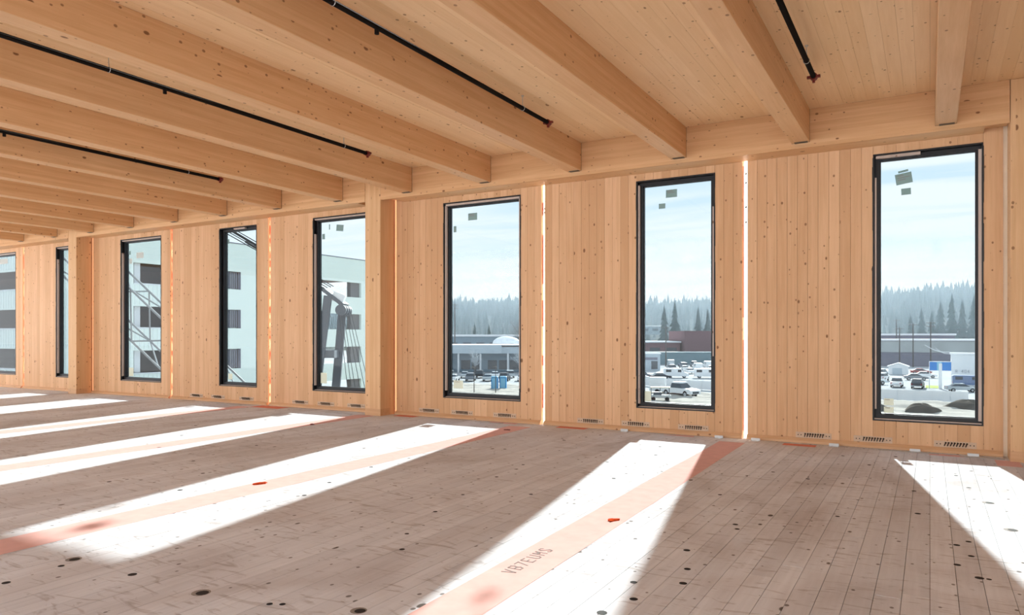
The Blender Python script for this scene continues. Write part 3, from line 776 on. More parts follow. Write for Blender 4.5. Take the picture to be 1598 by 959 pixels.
# white hoarding ---------------------------------------------------------------
hr = empty('site_hoarding', (-6.3, 119.0, GZ)); tag(hr, 'long white site hoarding of flat panels crossing the lot before the parked cars', 'fence')
def hoard(p, q):
    p, q = Vector(p), Vector(q); L = (q - p).length; n = round(L / 2.4); d = (q - p) / n; a = math.atan2(d.y, d.x)
    me = MB().box(0.02, -0.03, 0.08, L / n - 0.02, 0.03, 1.62).mesh('hoarding_panel', M['hoard'])
    pm = MB().box(-0.05, 0.03, 0.0, 0.05, 0.12, 1.66).mesh('hoarding_post', M['white_wall'])
    for i in range(n):
        c = p + d * i - Vector((-6.3, 119.0))
        put('hoarding_panel', me, hr, (c.x, c.y, 0), rot=(0, 0, a)); put('hoarding_post', pm, hr, (c.x, c.y, 0), rot=(0, 0, a))
hoard((-6.3, 119.0), (4.7, 119.5)); hoard((-36.9, 126.1), (-6.3, 119.0)); hoard((-54, 133.5), (-36.9, 126.1))

# vehicles ---------------------------------------------------------------------
def frustum(mb, x0, x1, rx0, rx1, w, rw, z0, z1):
    v = [(x0, -w, z0), (x1, -w, z0), (x1, w, z0), (x0, w, z0), (rx0, -rw, z1), (rx1, -rw, z1), (rx1, rw, z1), (rx0, rw, z1)]
    return mb.add(v, [(0, 3, 2, 1), (4, 5, 6, 7), (0, 1, 5, 4), (1, 2, 6, 5), (2, 3, 7, 6), (3, 0, 4, 7)])
def vehicle_meshes(kind, color):
    P = M['car_' + color]; out = []
    W = 0.90
    b = MB(); g = MB()
    if kind == 'sedan':
        b.prism([(-2.3, .38), (-2.32, .78), (-2.2, .95), (-1.5, .98), (1.05, .95), (2.0, .82), (2.28, .66), (2.3, .36)], -W, W)
        frustum(g, -1.75, 1.1, -1.0, .30, W * .93, W * .70, .95, 1.36); frustum(b, -1.08, .38, -0.98, .26, W * .74, W * .66, 1.34, 1.44)
        wx, wr = (-1.4, 1.42), .33
    elif kind == 'suv':
        b.prism([(-2.35, .42), (-2.38, 1.0), (-2.3, 1.08), (1.15, 1.06), (2.1, .98), (2.35, .8), (2.36, .4)], -W, W)
        frustum(g, -2.3, 1.2, -2.05, .45, W * .95, W * .78, 1.05, 1.62); frustum(b, -2.12, .52, -2.05, .42, W * .82, W * .76, 1.60, 1.74)
        wx, wr = (-1.4, 1.45), .38
    elif kind == 'pickup':
        b.prism([(-2.8, .5), (-2.82, 1.05), (-.85, 1.08), (1.15, 1.08), (2.4, 1.02), (2.75, .85), (2.78, .45)], -W * 1.03, W * 1.03)
        frustum(g, -.95, 1.2, -.80, .55, W * .98, W * .80, 1.07, 1.66); frustum(b, -.88, .62, -.82, .52, W * .84, W * .78, 1.64, 1.80)
        wx, wr = (-1.7, 1.75), .40
    elif kind == 'van':
        b.prism([(-2.7, .42), (-2.72, 2.0), (-2.6, 2.12), (1.05, 2.12), (1.75, 1.35), (2.6, 1.08), (2.75, .8), (2.75, .4)], -W * 1.06, W * 1.06)
        for s in (-1, 1):
            y = s * W * 1.062
            g.box(.35, min(y, y - s * .02), 1.30, 1.10, max(y, y + s * .004), 1.86); g.box(-2.3, min(y, y - s * .02), 1.32, -1.1, max(y, y + s * .004), 1.88)
        g.add([(1.12, -W, 2.06), (1.12, W, 2.06), (1.78, W, 1.38), (1.78, -W, 1.38), (1.10, -W, 2.0), (1.10, W, 2.0), (1.72, W, 1.34), (1.72, -W, 1.34)],
              [(0, 1, 2, 3), (7, 6, 5, 4), (0, 4, 5, 1), (1, 5, 6, 2), (2, 6, 7, 3), (3, 7, 4, 0)])
        wx, wr = (-1.65, 1.75), .36
    out.append(('vehicle_body', b.mesh('vehicle_body', P))); out.append(('vehicle_glass', g.mesh('vehicle_glass', M['dark_win'])))
    xb = min(v[0] for v in b.v); xf = max(v[0] for v in b.v)
    out.append(('bumper', MB().box(xb - .06, -W, .40, xb + .05, W, .58).mesh('bumper', M['rim'])))
    out.append(('grille', MB().box(xf - .05, -W * .6, .50, xf + .03, W * .6, .74).mesh('grille', M['dark_win'])))
    for s in (-1, 1): out.append(('tail_lamp', MB().box(xb - .03, s * W * .82 - .1, .74, xb + .06, s * W * .82 + .1, .92).mesh('tail_lamp', M['lamp_red'])))
    wm = MB().tube((0, -.11, 0), (0, .11, 0), wr, 14).mesh('wheel', M['tyre']); rm = MB().tube((0, -.12, 0), (0, .12, 0), wr * .6, 10).mesh('wheel_rim', M['rim'])
    for x in wx:
        for s in (-1, 1): out.append(('wheel', wm, (x, s * (W - .08), wr), rm))
    return out
PROTO = {}
def vehicle(kind, color, x, y, rz, label, group=None, detail=True):
    key = (kind, color)
    if key not in PROTO: PROTO[key] = vehicle_meshes(kind, color)
    nm = {'sedan': 'car', 'suv': 'car', 'pickup': 'pickup_truck', 'van': 'van'}[kind]
    t = empty('parked_' + nm, (x, y, GZ), math.radians(rz)); tag(t, label, nm.replace('_', ' '), group)
    for it in PROTO[key]:
        if it[0] == 'wheel':
            w = put('wheel', it[1], t, it[2])
            if detail: put('wheel_rim', it[3], w)
        elif detail or it[0] in ('vehicle_body', 'vehicle_glass'): put(it[0], it[1], t)
    return t
# seen through the right-hand window
vehicle('pickup', 'white', -5.3, 151.5, 88, 'white pickup truck parked tail-on behind the hoarding, right-hand window')
vehicle('suv', 'black', -1.9, 149.6, 86, 'black car parked tail-on beside the white pickup truck, right-hand window')
vehicle('pickup', 'pale', -9.8, 155.5, 40, 'pale pickup truck at the left edge of the right-hand window')
vehicle('suv', 'white', -8.7, 170, 80, 'white high car behind the pale pickup truck, right-hand window')
vehicle('suv', 'silver', -9.8, 190, 80, 'silver high car far behind at the left edge of the right-hand window')
vehicle('sedan', 'grey', -2.6, 176, 8, 'grey car parked side-on behind the black car, right-hand window')
vehicle('sedan', 'white', -.9, 187, 5, 'white car parked side-on behind the grey car, right-hand window')
vehicle('sedan', 'red', -1.9, 204, 5, 'dark red car farthest back under the utility pole, right-hand window')
vehicle('sedan', 'silver', 4.6, 143.5, 12, 'silver car parked side-on beside the blue sign, right-hand window')
vehicle('van', 'blue', 6.3, 158.5, 5, 'blue van behind the silver car, right-hand window')
# second window from the right
vehicle('van', 'white', -49.6, 159.1, 22, 'left one of two white vans parked nose to tail, second window')
vehicle('van', 'white', -43.3, 161.4, 22, 'right one of two white vans parked nose to tail, second window')
tr_ = vehicle('pickup', 'white', -33.7, 110.2, -28, 'white pickup truck in front of the white vans on the dirt lot'); tr_.scale = (1.18, 1.18, 1.3)
vehicle('suv', 'grey', -55.5, 153, 30, 'grey car at the left edge of the second window, before the pale shed')
vehicle('sedan', 'white', -54.0, 147, 30, 'white car at the left edge of the second window, nearer than the grey car')
vehicle('sedan', 'black', -50.6, 151.2, 40, 'black car between the grey car and the white vans')
cols = ['white', 'silver', 'white', 'grey', 'pale', 'white', 'blue', 'silver']
n_ = 0
for row, (cx_, cy_, cnt) in enumerate([(-55, 176, 7), (-60.5, 190, 7), (-65, 204, 8), (-69, 216, 8)]):
    for i in range(cnt):
        c_ = cols[(i * 5 + row * 3) % 8]
        vehicle(['sedan', 'suv', 'sedan', 'van'][(i * 3 + row) % 4] if row else 'sedan', c_, cx_ + i * 3.1, cy_ + i * 1.7, 115 + R.uniform(-4, 4),
                'small %s car, %s from left in the %s dense row behind the white vans' % (c_, ords[i], ['nearest', 'second', 'third', 'farthest'][row]), 'dense rows of parked cars', False)
# third window from the right
for i in range(8):
    vehicle(['suv', 'sedan'][i % 2], ['grey', 'silver', 'black', 'white', 'silver', 'blue', 'grey', 'white'][i], -93.8 + i * 2.9, 133.5 + i * 1.75, 120 + R.uniform(-5, 5),
            '%s car from the left in the row close before the showroom, third window' % ords[i], 'row of cars before the showroom', False)
for i in range(6):
    vehicle(['sedan', 'suv'][i % 2], ['white', 'grey', 'silver', 'black', 'white', 'pale'][i], -86.6 + i * 3.1, 124.6 + i * 1.8, 118 + R.uniform(-6, 6),
            '%s car from the left in the nearer row before the showroom, third window' % ords[i], 'nearer row of cars before the showroom', False)

# box trailer and canopied cart
t = empty('box_trailer', (-38.6, 114.0, GZ), math.radians(12)); t.scale = (1, 1, 1.15); tag(t, 'small white box trailer hitched beside the white pickup truck', 'trailer')
MB().bevbox(-1.3, -.95, .45, 1.3, .95, 2.35, .08).build('trailer_box', M['white_wall'], t)
MB().box(1.3, -.06, .45, 2.2, .06, .57).build('tow_bar', M['crane'], t)
for s in (-1, 1): MB().tube((0, s * .85, .36), (0, s * 1.02, .36), .36, 14).build('wheel', M['tyre'], t)
t = empty('canopy_cart', (-33.0, 98.5, GZ + .3), math.radians(20)); tag(t, 'utility cart with a cream canopy at the bottom left of the second window', 'cart')
MB().bevbox(-1.5, -.75, .45, 1.5, .75, .85, .06).build('cart_body', M['pale_band'], t)
MB().bevbox(-1.35, -.8, 1.85, 1.35, .8, 1.97, .03).build('canopy', M['cream'], t)
for x in (-1.25, 0, 1.25):
    for y in (-.7, .7): MB().tube((x, y, .8), (x, y, 1.9), .035, 8).build('canopy_post', M['crane'], t)
MB().box(-.9, -.6, .85, .2, .6, 1.25).build('seat', M['crane'], t)
for x in (-.95, .95):
    for y in (-.7, .7): MB().tube((x, y - .1, .3), (x, y + .1, .3), .3, 12).build('wheel', M['tyre'], t)

# blue sign -------------------------------------------------------------------
t = empty('lot_sign', (1.65, 149.5, GZ), math.radians(4)); tag(t, 'blue and white lot sign on a white post, right-hand window', 'sign')
MB().box(-.30, -.15, 0, .22, .15, 4.55).build('sign_post', M['white_wall'], t)
MB().ring(-1.78, 3.22, 1.70, 4.92, (.07, .07, .07, .12), -.14, .14).build('sign_frame', M['white_wall'], t)
MB().box(-1.70, -.10, 3.28, -.58, .10, 4.80).build('sign_panel', M['sign_blue'], t)
MB().box(-.57, -.09, 3.28, .14, .09, 4.80).build('sign_panel', M['sign_cyan'], t)
MB().box(.15, -.10, 3.28, 1.63, .10, 4.80).build('sign_panel', M['sign_blue'], t)
for x in (-1.74, 1.66): MB().tube((x, 0, 0), (x, 0, 3.25), .06, 8).build('side_post', M['white_wall'], t)
tag(MB().box(-1.3, -3.6, 0, 1.3, 4, 0.05).build('grass_strip', M['grass'], loc=(.6, 154.5, GZ - .01)), 'yellow green grass strip under the blue lot sign', 'grass', kind='stuff')

# white container with number ---------------------------------------------------
t = empty('white_container', (7.0, 172.0, GZ), 0); tag(t, 'tall white cargo body lettered R 404 behind the blue van', 'container')
MB().bevbox(-3.3, -1.5, .9, .95, 1.5, 5.7, .05).build('cargo_body', M['white_wall'], t)
MB().box(-3.5, -1.7, 5.7, 3.6, 1.7, 6.05).build('cargo_roof', M['snow'], t)
MB().box(.96, -1.3, .9, 3.4, 1.3, 5.6).build('cargo_rear', M['fascia'], t)
for z in (2.2, 3.9): MB().box(.97, -1.36, z, 3.3, -1.31, z + .22).build('cargo_rail', M['grey_wall'], t)
o = letters(MB(), 'R 404', .55, .52).build('painted_number', M['grey_wall'], t, loc=(-2.55, -1.53, 2.05)); o.rotation_euler = (math.radians(90), 0, 0)
for x in (-2.4, 2.4):
    for y in (-1.1, 1.1): MB().tube((x, y - .15, .48), (x, y + .15, .48), .48, 14).build('wheel', M['tyre'], t)
for k, (a, b, lab) in enumerate([((-.9, 169.8, GZ + 7.6), (3.5, 169.8, GZ + 6.2), 'upper white cable sagging to the white cargo body'), ((1.0, 168.6, GZ + 7.0), (3.9, 168.6, GZ + 6.0), 'lower white cable sagging to the white cargo body')]):
    mb = MB(); pr = None
    for i in range(9):
        u = i / 8; p = Vector(a).lerp(Vector(b), u); p.z -= .5 * math.sin(math.pi * u)
        if pr is not None: mb.tube(pr, p, .06, 6)
        pr = p
    tag(mb.build('slack_cable', M['white_wall']), lab, 'cable')

# sheds and small buildings -------------------------------------------------------
def gable(name, x, y, rz, w, d, h, rh, wm, lab, door=True):
    t = empty(name, (x, y, GZ), math.radians(rz)); tag(t, lab, 'shed')
    MB().prism([(-w / 2, 0), (w / 2, 0), (w / 2, h), (0, h + rh), (-w / 2, h)], -d / 2, d / 2).build('shed_wall', M[wm], t)
    for s in (-1, 1):
        MB().prism([(0, h + rh + .02), (0, h + rh + .14), (s * (w / 2 + .3), h - .3 * 2 * rh / w + .14), (s * (w / 2 + .3), h - .3 * 2 * rh / w + .02)], -d / 2 - .25, d / 2 + .25).build('roof_slope', M['snow'], t)
    if door: MB().box(-w * .3, -d / 2 - .05, 0, w * .2, -d / 2 + .02, h * .8).build('shed_door', M['fascia'], t)
    return t
gable('lot_shed', -6.7, 201, 0, 4.2, 4, 2.0, .75, 'white_wall', 'small white gabled shed among the parked cars, right-hand window')
t = empty('pale_kiosk', (-66.6, 190, GZ), math.radians(25)); tag(t, 'pale flat roofed kiosk at the left edge of the second window', 'kiosk')
MB().box(-2.6, -2, 0, 2.6, 2, 4.5).build('kiosk_wall', M['fascia'], t); MB().box(-2.8, -2.2, 4.5, 2.8, 2.2, 4.8).build('kiosk_roof', M['snow'], t)
MB().box(.2, -2.06, .4, 1.9, -1.98, 2.6).build('kiosk_window', M['dark_win'], t); MB().box(-1.6, -2.06, 2.9, 1.9, -1.98, 3.6).build('kiosk_sign', M['grey_wall'], t)

def block(name, x, y, rz, w, d, h, wm, lab, roof='snow', over=.4, rt=.5, z=GZ, wins_=0, band=None):
    """flat-roofed building: front face on its local -y side"""
    t = empty(name, (x, y, z), math.radians(rz)); tag(t, lab, 'building')
    MB().box(-w / 2, 0, 0, w / 2, d, h).build('building_wall', M[wm], t)
    MB().box(-w / 2 - over, -over, h, w / 2 + over, d + over, h + rt).build('building_roof', M[roof], t)
    if band: MB().box(-w / 2, -.12, h * band[0], w / 2, 0.02, h * band[1]).build('wall_band', M[band[2]], t)
    for i in range(wins_):
        cx_ = -w / 2 + (i + .5) * w / wins_
        MB().box(cx_ - w / wins_ * .3, -.08, h * .45, cx_ + w / wins_ * .3, .03, h * .75).build('window', M['dark_win'], t)
    return t
block('warehouse', 3, 256, 8, 66, 30, 7.9, 'grey_wall', 'long grey violet warehouse with a white roof edge, right-hand window', band=(.55, .98, 'pale_band'))
block('rear_warehouse', -4, 318, 20, 26, 30, 9.6, 'grey_wall', 'grey warehouse with a white roof strip rising behind the long one', rt=.7)
block('brick_building', -62.0, 258, 30, 30, 26, 10.9, 'brick', 'high brown brick building at the right of the second window', roof='brick', over=.05, rt=.3)
block('low_brick_building', -93, 244, 30, 36, 22, 7.0, 'brick', 'low brown brick building with a white roof edge, left in the second window', wins_=6)
block('teal_building', -71, 231, 30, 50, 10, 3.9, 'teal', 'low teal grey building behind the dense rows of cars', roof='teal', over=.1, rt=.2)
block('hill_house', 22.5, 462, 15, 13, 9, 5.5, 'white_wall', 'white house with a snowy roof on the slope, upper right of the right-hand window', z=-2, wins_=3)
block('hill_house', -150, 420, 30, 18, 9, 5.0, 'blue_wall', 'house with a white roof on the slope, left in the second window', z=2, wins_=3)
block('hill_house', -100, 470, 25, 12, 9, 5.0, 'blue_wall', 'house with a white roof high on the slope, right in the second window', z=12, wins_=3)
block('hill_house', -19, 396, 15, 24, 9, 4.6, 'blue_wall', 'wide house with a white roof, left in the right-hand window', z=-3, wins_=4)
block('rear_block', -144, 229, 30, 40, 14, 9.2, 'blue_wall', 'pale roofed block behind the showroom, third window', wins_=8)
block('rear_block', -205, 312, 30, 70, 20, 9.6, 'fascia', 'long white roofed block farthest behind the showroom, third window', wins_=10)
# showroom with canopy
t = empty('showroom', (-99.5, 160.0, GZ), math.radians(30)); tag(t, 'blue grey showroom with a pale canopy on white posts, third window', 'building')
MB().box(-22, 0, 0, 22, 18, 5.3).build('showroom_wall', M['blue_wall'], t)
MB().box(-22.5, -3.2, 4.9, 3.0, 18, 7.0).build('canopy_fascia', M['fascia'], t)
MB().box(3.0, -2.6, 4.9, 22.5, 18, 6.6).build('canopy_fascia', M['fascia'], t)
MB().box(-22.5, -3.1, 7.0, 22.5, 18, 7.15).build('showroom_roof', M['snow'], t)
for x in (-14.2, -8.2, -2.5, 4.6, 10.4): MB().box(x - .22, -2.9, 0, x + .22, -2.5, 4.9).build('canopy_post', M['white_wall'], t)
for x in (-6.5, -3.7, 0.5, 3.4, 6.2): MB().box(x - 1.2, -.08, .7, x + 1.2, .04, 3.1).build('window', M['dark_win'], t)
t2 = empty('roof_dome', (-110, 186, GZ + 7.15)); tag(t2, 'white domed roof unit on the showroom roof', 'roof unit')
bm = bmesh.new(); bmesh.ops.create_uvsphere(bm, u_segments=16, v_segments=8, radius=1)
for v in bm.verts: v.co = Vector((v.co.x * 4.5, v.co.y * 3.5, max(0, v.co.z) * 2.2))
me = bpy.data.meshes.new('dome_shell'); bm.to_mesh(me); bm.free(); me.materials.append(M['snow']); put('dome_shell', me, t2)

# portable toilets, posts, poles ----------------------------------------------------
def toilet(x, y, rz, lab):
    t = empty('portable_toilet', (x, y, GZ + .2), math.radians(rz)); tag(t, lab, 'toilet', 'blue portable toilets')
    MB().bevbox(-.58, -.58, 0, .58, .58, 2.0, .05).build('toilet_cabin', M['blue_plastic'], t)
    MB().bevbox(-.62, -.62, 2.0, .62, .62, 2.2, .08).build('toilet_roof', M['pale_blue'], t)
    MB().box(-.42, -.60, .08, .42, -.57, 1.9).build('toilet_door', M['pale_blue'], t)
toilet(-65.9, 107.4, 25, 'left of the two blue portable toilets on the dirt lot, third window')
toilet(-64.6, 108.1, 25, 'right of the two blue portable toilets on the dirt lot, third window')
def light_post(x, y, h, lab):
    t = empty('lot_post', (x, y, GZ)); tag(t, lab, 'post'); MB().tube((0, 0, 0), (0, 0, h), .07, 8, .05).build('post_shaft', M['pole'], t)
    MB().box(-.5, -.12, h - .02, .12, .12, h + .1).build('lamp_head', M['pole'], t)
light_post(-63.1, 96.5, 4.4, 'left of two thin dark posts before the portable toilets, third window')
light_post(-60.1, 98.2, 4.5, 'right of two thin dark posts before the portable toilets, third window')
def utility(x, y, h, rz, lab, arms=1):
    t = empty('utility_pole', (x, y, GZ), math.radians(rz)); tag(t, lab, 'pole')
    MB().tube((0, 0, 0), (0, 0, h), .20, 8, .12).build('pole_shaft', M['pole'], t)
    for a in range(arms):
        c = MB().box(-1.2, -.07, h - .5 - a * 1.1, 1.2, .07, h - .34 - a * 1.1).build('cross_arm', M['pole'], t)
        for q in (-1.0, -.5, .5, 1.0): MB().tube((q, 0, h - .34 - a * 1.1), (q, 0, h - .1 - a * 1.1), .06, 6).build('insulator', M['rim'], c)
utility(-4.4, 249, 13.2, 5, 'left utility pole with a crossarm before the warehouse, right-hand window', 1)
utility(.2, 251, 13.8, 5, 'right utility pole with two crossarms before the warehouse, right-hand window', 2)
utility(-70.7, 216.5, 12.4, 25, 'utility pole rising left of centre in the second window', 1)
utility(-128.5, 185.5, 19.6, 30, 'tall utility pole near the left side of the third window', 2)
for k, (x, y, h) in enumerate([(-8.0, 249, 12), (-10.5, 296, 15.5)]):
    utility(x, y, h, 5, ['thin utility pole at the left side of the right-hand window, nearer one', 'thin utility pole at the left side of the right-hand window, farther one'][k], 1)

# trees ---------------------------------------------------------------------------
def bare_tree(x, y, h, lab, mat='frost_tree', seed=1):
    r = random.Random(seed); t = empty('bare_tree', (x, y, GZ)); tag(t, lab, 'tree')
    MB().tube((0, 0, 0), (0, 0, h * .45), .16, 8, .1).build('trunk', M['bark'], t)
    mb = MB()
    for i in range(46):
        a = r.uniform(0, 6.28); z0 = h * r.uniform(.35, .75); q = r.uniform(.12, .34) * h
        p0 = Vector((0, 0, z0 * .8)); p1 = Vector((math.cos(a) * q, math.sin(a) * q, z0 + r.uniform(.05, .3) * h))
        mb.tube(p0, p1, .05, 4, .03, False)
        for j in range(3):
            u = p0.lerp(p1, r.uniform(.4, 1)); mb.tube(u, u + Vector((r.uniform(-1, 1), r.uniform(-1, 1), r.uniform(0, 1))) * .12 * h, .04, 4, .02, False)
    tag(mb.build('twigs', M[mat], t), kind='stuff')
bare_tree(-98.0, 150.5, 6.0, 'small frosted tree before the showroom, left of its windows', seed=3)
bare_tree(-88.0, 155.5, 6.5, 'small frosted tree before the showroom at the right edge of the third window', seed=4)
bare_tree(-118, 210, 16, 'dark leafless tree rising over the showroom roof, third window', 'bark', 5)
def conifer(x, y, z, h, lab, grp, seed):
    r = random.Random(seed); t = empty('conifer', (x, y, z)); tag(t, lab, 'tree', grp)
    MB().tube((0, 0, 0), (0, 0, h * .3), h * .018, 6).build('trunk', M['bark'], t)
    mb = MB(); n = 9
    for i in range(n):
        u = i / n; zb = h * (.10 + .84 * u); rr = h * .15 * (1 - u) ** .85 + .25; zt = zb + h * .17
        m = 9; v = [(0, 0, min(zt, h))]
        for k in range(m):
            a = 6.283 * k / m + i; q = rr * r.uniform(.65, 1.25); v.append((math.cos(a) * q, math.sin(a) * q, zb - h * .02 * r.random()))
        mb.add(v, [(0, 1 + k, 1 + (k + 1) % m) for k in range(m)])
    mb.build('crown', M['conifer'], t)
k_ = 0
def clump(pts, z, lab, grp):
    global k_
    for n, (x, y, h) in enumerate(sorted(pts, key=lambda p: p[0] / p[1])):
        conifer(x, y, z, h, lab % ords[n], grp, 100 + k_); k_ += 1
clump([(-9, 440, 19), (-4, 452, 23), (1, 442, 21), (5, 456, 27), (10, 443, 30), (15, 455, 27), (20, 446, 29), (26, 458, 24), (31, 448, 19)], GZ + 2, '%s conifer from the left in the dark clump before the hill, right-hand window', 'near conifers in the right-hand window')
clump([(-176, 372, 22), (-166, 388, 25), (-157, 376, 27), (-148, 392, 22), (-139, 380, 23), (-130, 395, 25), (-121, 386, 27), (-112, 400, 24), (-104, 390, 22)], GZ + 2, '%s conifer from the left in the clump before the hill, second window', 'near conifers in the second window')
clump([(-272, 338, 15), (-259, 350, 17), (-246, 343, 14), (-233, 357, 16), (-220, 352, 15), (-207, 366, 17), (-195, 362, 15)], GZ + 1, '%s conifer from the left before the hill, third window', 'near conifers in the third window')

# wooded hill ------------------------------------------------------------------------
from mathutils import noise as NZ
def hz(x, y):
    t = max(0, min(1, (math.hypot(x, y) - 480) / 300)); t = t * t * (3 - 2 * t)
    return GZ + t * (37 + 7 * NZ.noise(Vector((x * .006, y * .006, 2))) + max(0, x + 80) * .075)
v, f = [], []; NA, NR = 60, 16
for j in range(NR + 1):
    for i in range(NA + 1):
        a = math.radians(-60 + 84 * i / NA); rr = 470 + 420 * j / NR
        x, y = math.sin(a) * rr, math.cos(a) * rr; v.append((x, y, hz(x, y) - .05))
for j in range(NR):
    for i in range(NA):
        a = j * (NA + 1) + i; f.append((a, a + 1, a + NA + 2, a + NA + 1))
tag(MB().add(v, f).build('hill', M['hill'], smooth=True), kind='structure')
mb = MB(); rf = random.Random(11)
for i in range(5200):
    a = math.radians(rf.uniform(-56, 20)); rr = 490 + 340 * math.sqrt(rf.random())
    x, y = math.sin(a) * rr, math.cos(a) * rr
    if abs(math.degrees(a) - 2.2) < .9 and rr < 640 and rf.random() < .8: continue
    z = hz(x, y); h = rf.uniform(7, 15) * (1.25 if rf.random() < .15 else 1); w = h * rf.uniform(.15, .22); m = 6; ph = rf.uniform(0, 6)
    for (zb, zt, q) in ((.08, .62, 1), (.34, .82, .72), (.6, 1.0, .45)):
        vv = [(x, y, z + h * zt)] + [(x + math.cos(6.283 * k / m + ph) * w * q, y + math.sin(6.283 * k / m + ph) * w * q, z + h * zb) for k in range(m)]
        mb.add(vv, [(0, 1 + k, 1 + (k + 1) % m) for k in range(m)])
o = mb.build('hill_forest', M['forest']); tag(o, 'hazy conifer forest covering the hill behind the town', 'forest', kind='stuff')

# haze ------------------------------------------------------------------------------
m, nt, out = new_mat('valley_haze')
vs = nt.nodes.new('ShaderNodeVolumeScatter'); vs.inputs['Color'].default_value = (0.62, 0.82, 1.0, 1)
vs.inputs['Density'].default_value = HAZE; vs.inputs['Anisotropy'].default_value = -0.1
nt.links.new(vs.outputs[0], out.inputs['Volume'])
o = MB().box(-600, 325, GZ - .5, 420, 1100, 47).build('valley_haze', m); tag(o, 'pale blue haze lying in the valley before the wooded hill', None, kind='structure')

# neighbouring sage building -----------------------------------------------------------
FX, FY0, FY1, ZTOP = -60.0, 37.0, 70.0, 10.55
rows = [(5.98, 7.75), (2.10, 3.95), (-1.90, 0.05), (-5.75, -3.85)]
sb = empty('sage_building', (FX, FY0, GZ)); tag(sb, 'unfinished sage green building with long window openings, left windows', 'building')
def sbx(name, mat, *b):
    mb = MB()
    x0, y0, z0, x1, y1, z1 = b
    return mb.box(x0 - FX, y0 - FY0, z0 - GZ, x1 - FX, y1 - FY0, z1 - GZ).build(name, M[mat], sb)
def facade(axis, opens, a0, a1, fixed, thick):
    zz = [GZ]
    lv = sorted(rows)
    prev = GZ
    def bx_(p, q, za, zb):
        if axis == 'y': sbx('facade_panel', 'sage', fixed - thick, p, za, fixed, q, zb)
        else: sbx('facade_panel', 'sage', p, fixed, za, q, fixed + thick, zb)
    for (za, zb) in lv:
        bx_(a0, a1, prev, za)
        p = a0
        for (oa, ob) in opens:
            bx_(p, oa, za, zb); p = ob
        bx_(p, a1, za, zb); prev = zb
    bx_(a0, a1, prev, ZTOP)
OY = [(37.6, 44.6), (46.5, 48.85), (58.6, 66.6)]
facade('y', OY, FY0, FY1, FX, .3)
OX = [(-109, -88), (-86.5, -70), (-68.5, -60.9)]
facade('x', OX, -112, FX - .3, FY0, .3)
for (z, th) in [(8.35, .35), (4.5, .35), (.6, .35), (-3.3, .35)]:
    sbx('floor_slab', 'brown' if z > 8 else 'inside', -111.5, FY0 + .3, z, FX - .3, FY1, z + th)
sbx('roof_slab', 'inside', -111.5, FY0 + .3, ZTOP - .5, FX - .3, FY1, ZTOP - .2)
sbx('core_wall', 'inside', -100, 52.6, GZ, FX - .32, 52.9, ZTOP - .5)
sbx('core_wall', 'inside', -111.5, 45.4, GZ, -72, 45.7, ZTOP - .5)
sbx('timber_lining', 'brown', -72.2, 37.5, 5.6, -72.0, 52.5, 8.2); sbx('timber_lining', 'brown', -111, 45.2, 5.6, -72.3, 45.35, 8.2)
for (za, zb) in rows:
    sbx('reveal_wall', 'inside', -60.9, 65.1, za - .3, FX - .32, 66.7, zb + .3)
    sbx('facade_column', 'white_wall', -60.9, 37.95, za, -60.45, 38.5, zb)
    for k in range(9):
        y = 46.62 + k * .26
        sbx('louvre_bar', 'grey_wall', FX - .22, y, za + .08, FX - .12, y + .09, zb - .08)
    sbx('window_surround', 'grey_wall', FX - .3, 46.5, za, FX + .04, 46.58, zb); sbx('window_surround', 'grey_wall', FX - .3, 48.78, za, FX + .04, 48.86, zb)
    sbx('louvre_back', 'pale_band', FX - .9, 46.4, za - .1, FX - .8, 49, zb + .1)
    sbx('window_sill', 'white_wall', FX - .35, 37.6, za - .12, FX + .06, 44.6, za); sbx('window_sill', 'white_wall', -86.5, FY0 - .06, za - .12, -70, FY0 + .35, za)
rb = MB()
for (za, zb) in [(4.1, 5.8), (.2, 1.95), (-3.7, -2.05), (7.95, 10.3)]:
    y = 37.3
    while y < 46:
        if za < 7: rb.box(0, y - FY0, za - GZ, .05, y + .09 - FY0, zb - GZ)
        y += .42
    x = -110
    while x < -61:
        rb.box(x - FX, -.05, za - GZ, x + .10 - FX, 0, zb - GZ); x += .5
tag(rb.build('corrugation_ribs', M['sage_rib'], sb), kind='stuff')
sbx('coping', 'grey_wall', FX - .4, FY0, ZTOP, FX + .05, FY1, ZTOP + .08)

# crawler crane ------------------------------------------------------------------------
cdir = Vector((0.8646, 0.5024, 0))          # the superstructure lies along this line
cn = Vector((-0.5024, 0.8646, 0))
O = Vector((-23.0, 23.6, GZ))
cr = empty('crawler_crane', O); tag(cr, 'slate crawler crane with a lattice boom leaning left and cables from its mast head', 'crane')
def cp(u, z, w=0.0):
    """u along the machine, z above floor level of the storey, w sideways"""
    p = cdir * u + cn * w; return Vector((p.x, p.y, z - GZ))
U0 = -23.0 * 0.8646 + 23.6 * 0.5024
def U(x, y): return x * 0.8646 + y * 0.5024 - U0
def pbar(a, b, w, d):
    """rectangular bar from a to b: w across the machine line, d sideways"""
    ax = (b - a).normalized(); s_ = cn; q = ax.cross(s_).normalized()
    v = []
    for p in (a, b):
        for (i, j) in ((-1, -1), (1, -1), (1, 1), (-1, 1)): v.append(p + q * i * w / 2 + s_ * j * d / 2)
    return MB().add(v, [(0, 3, 2, 1), (4, 5, 6, 7), (0, 1, 5, 4), (1, 2, 6, 5), (2, 3, 7, 6), (3, 0, 4, 7)])
def px(x, y): return (x - 799) * 32 / 1122 + 8.05, 1.3576 - (y - 523.4) * 32 / 1122
pbar(cp(.40, 2.75, .5), cp(-.36, -6.2, .5), .36, .16).build('mast_leg', M['crane'], cr)
pbar(cp(-.02, 3.1, -.5), cp(-1.20, -6.2, -.5), .34, .16).build('mast_leg', M['crane'], cr)
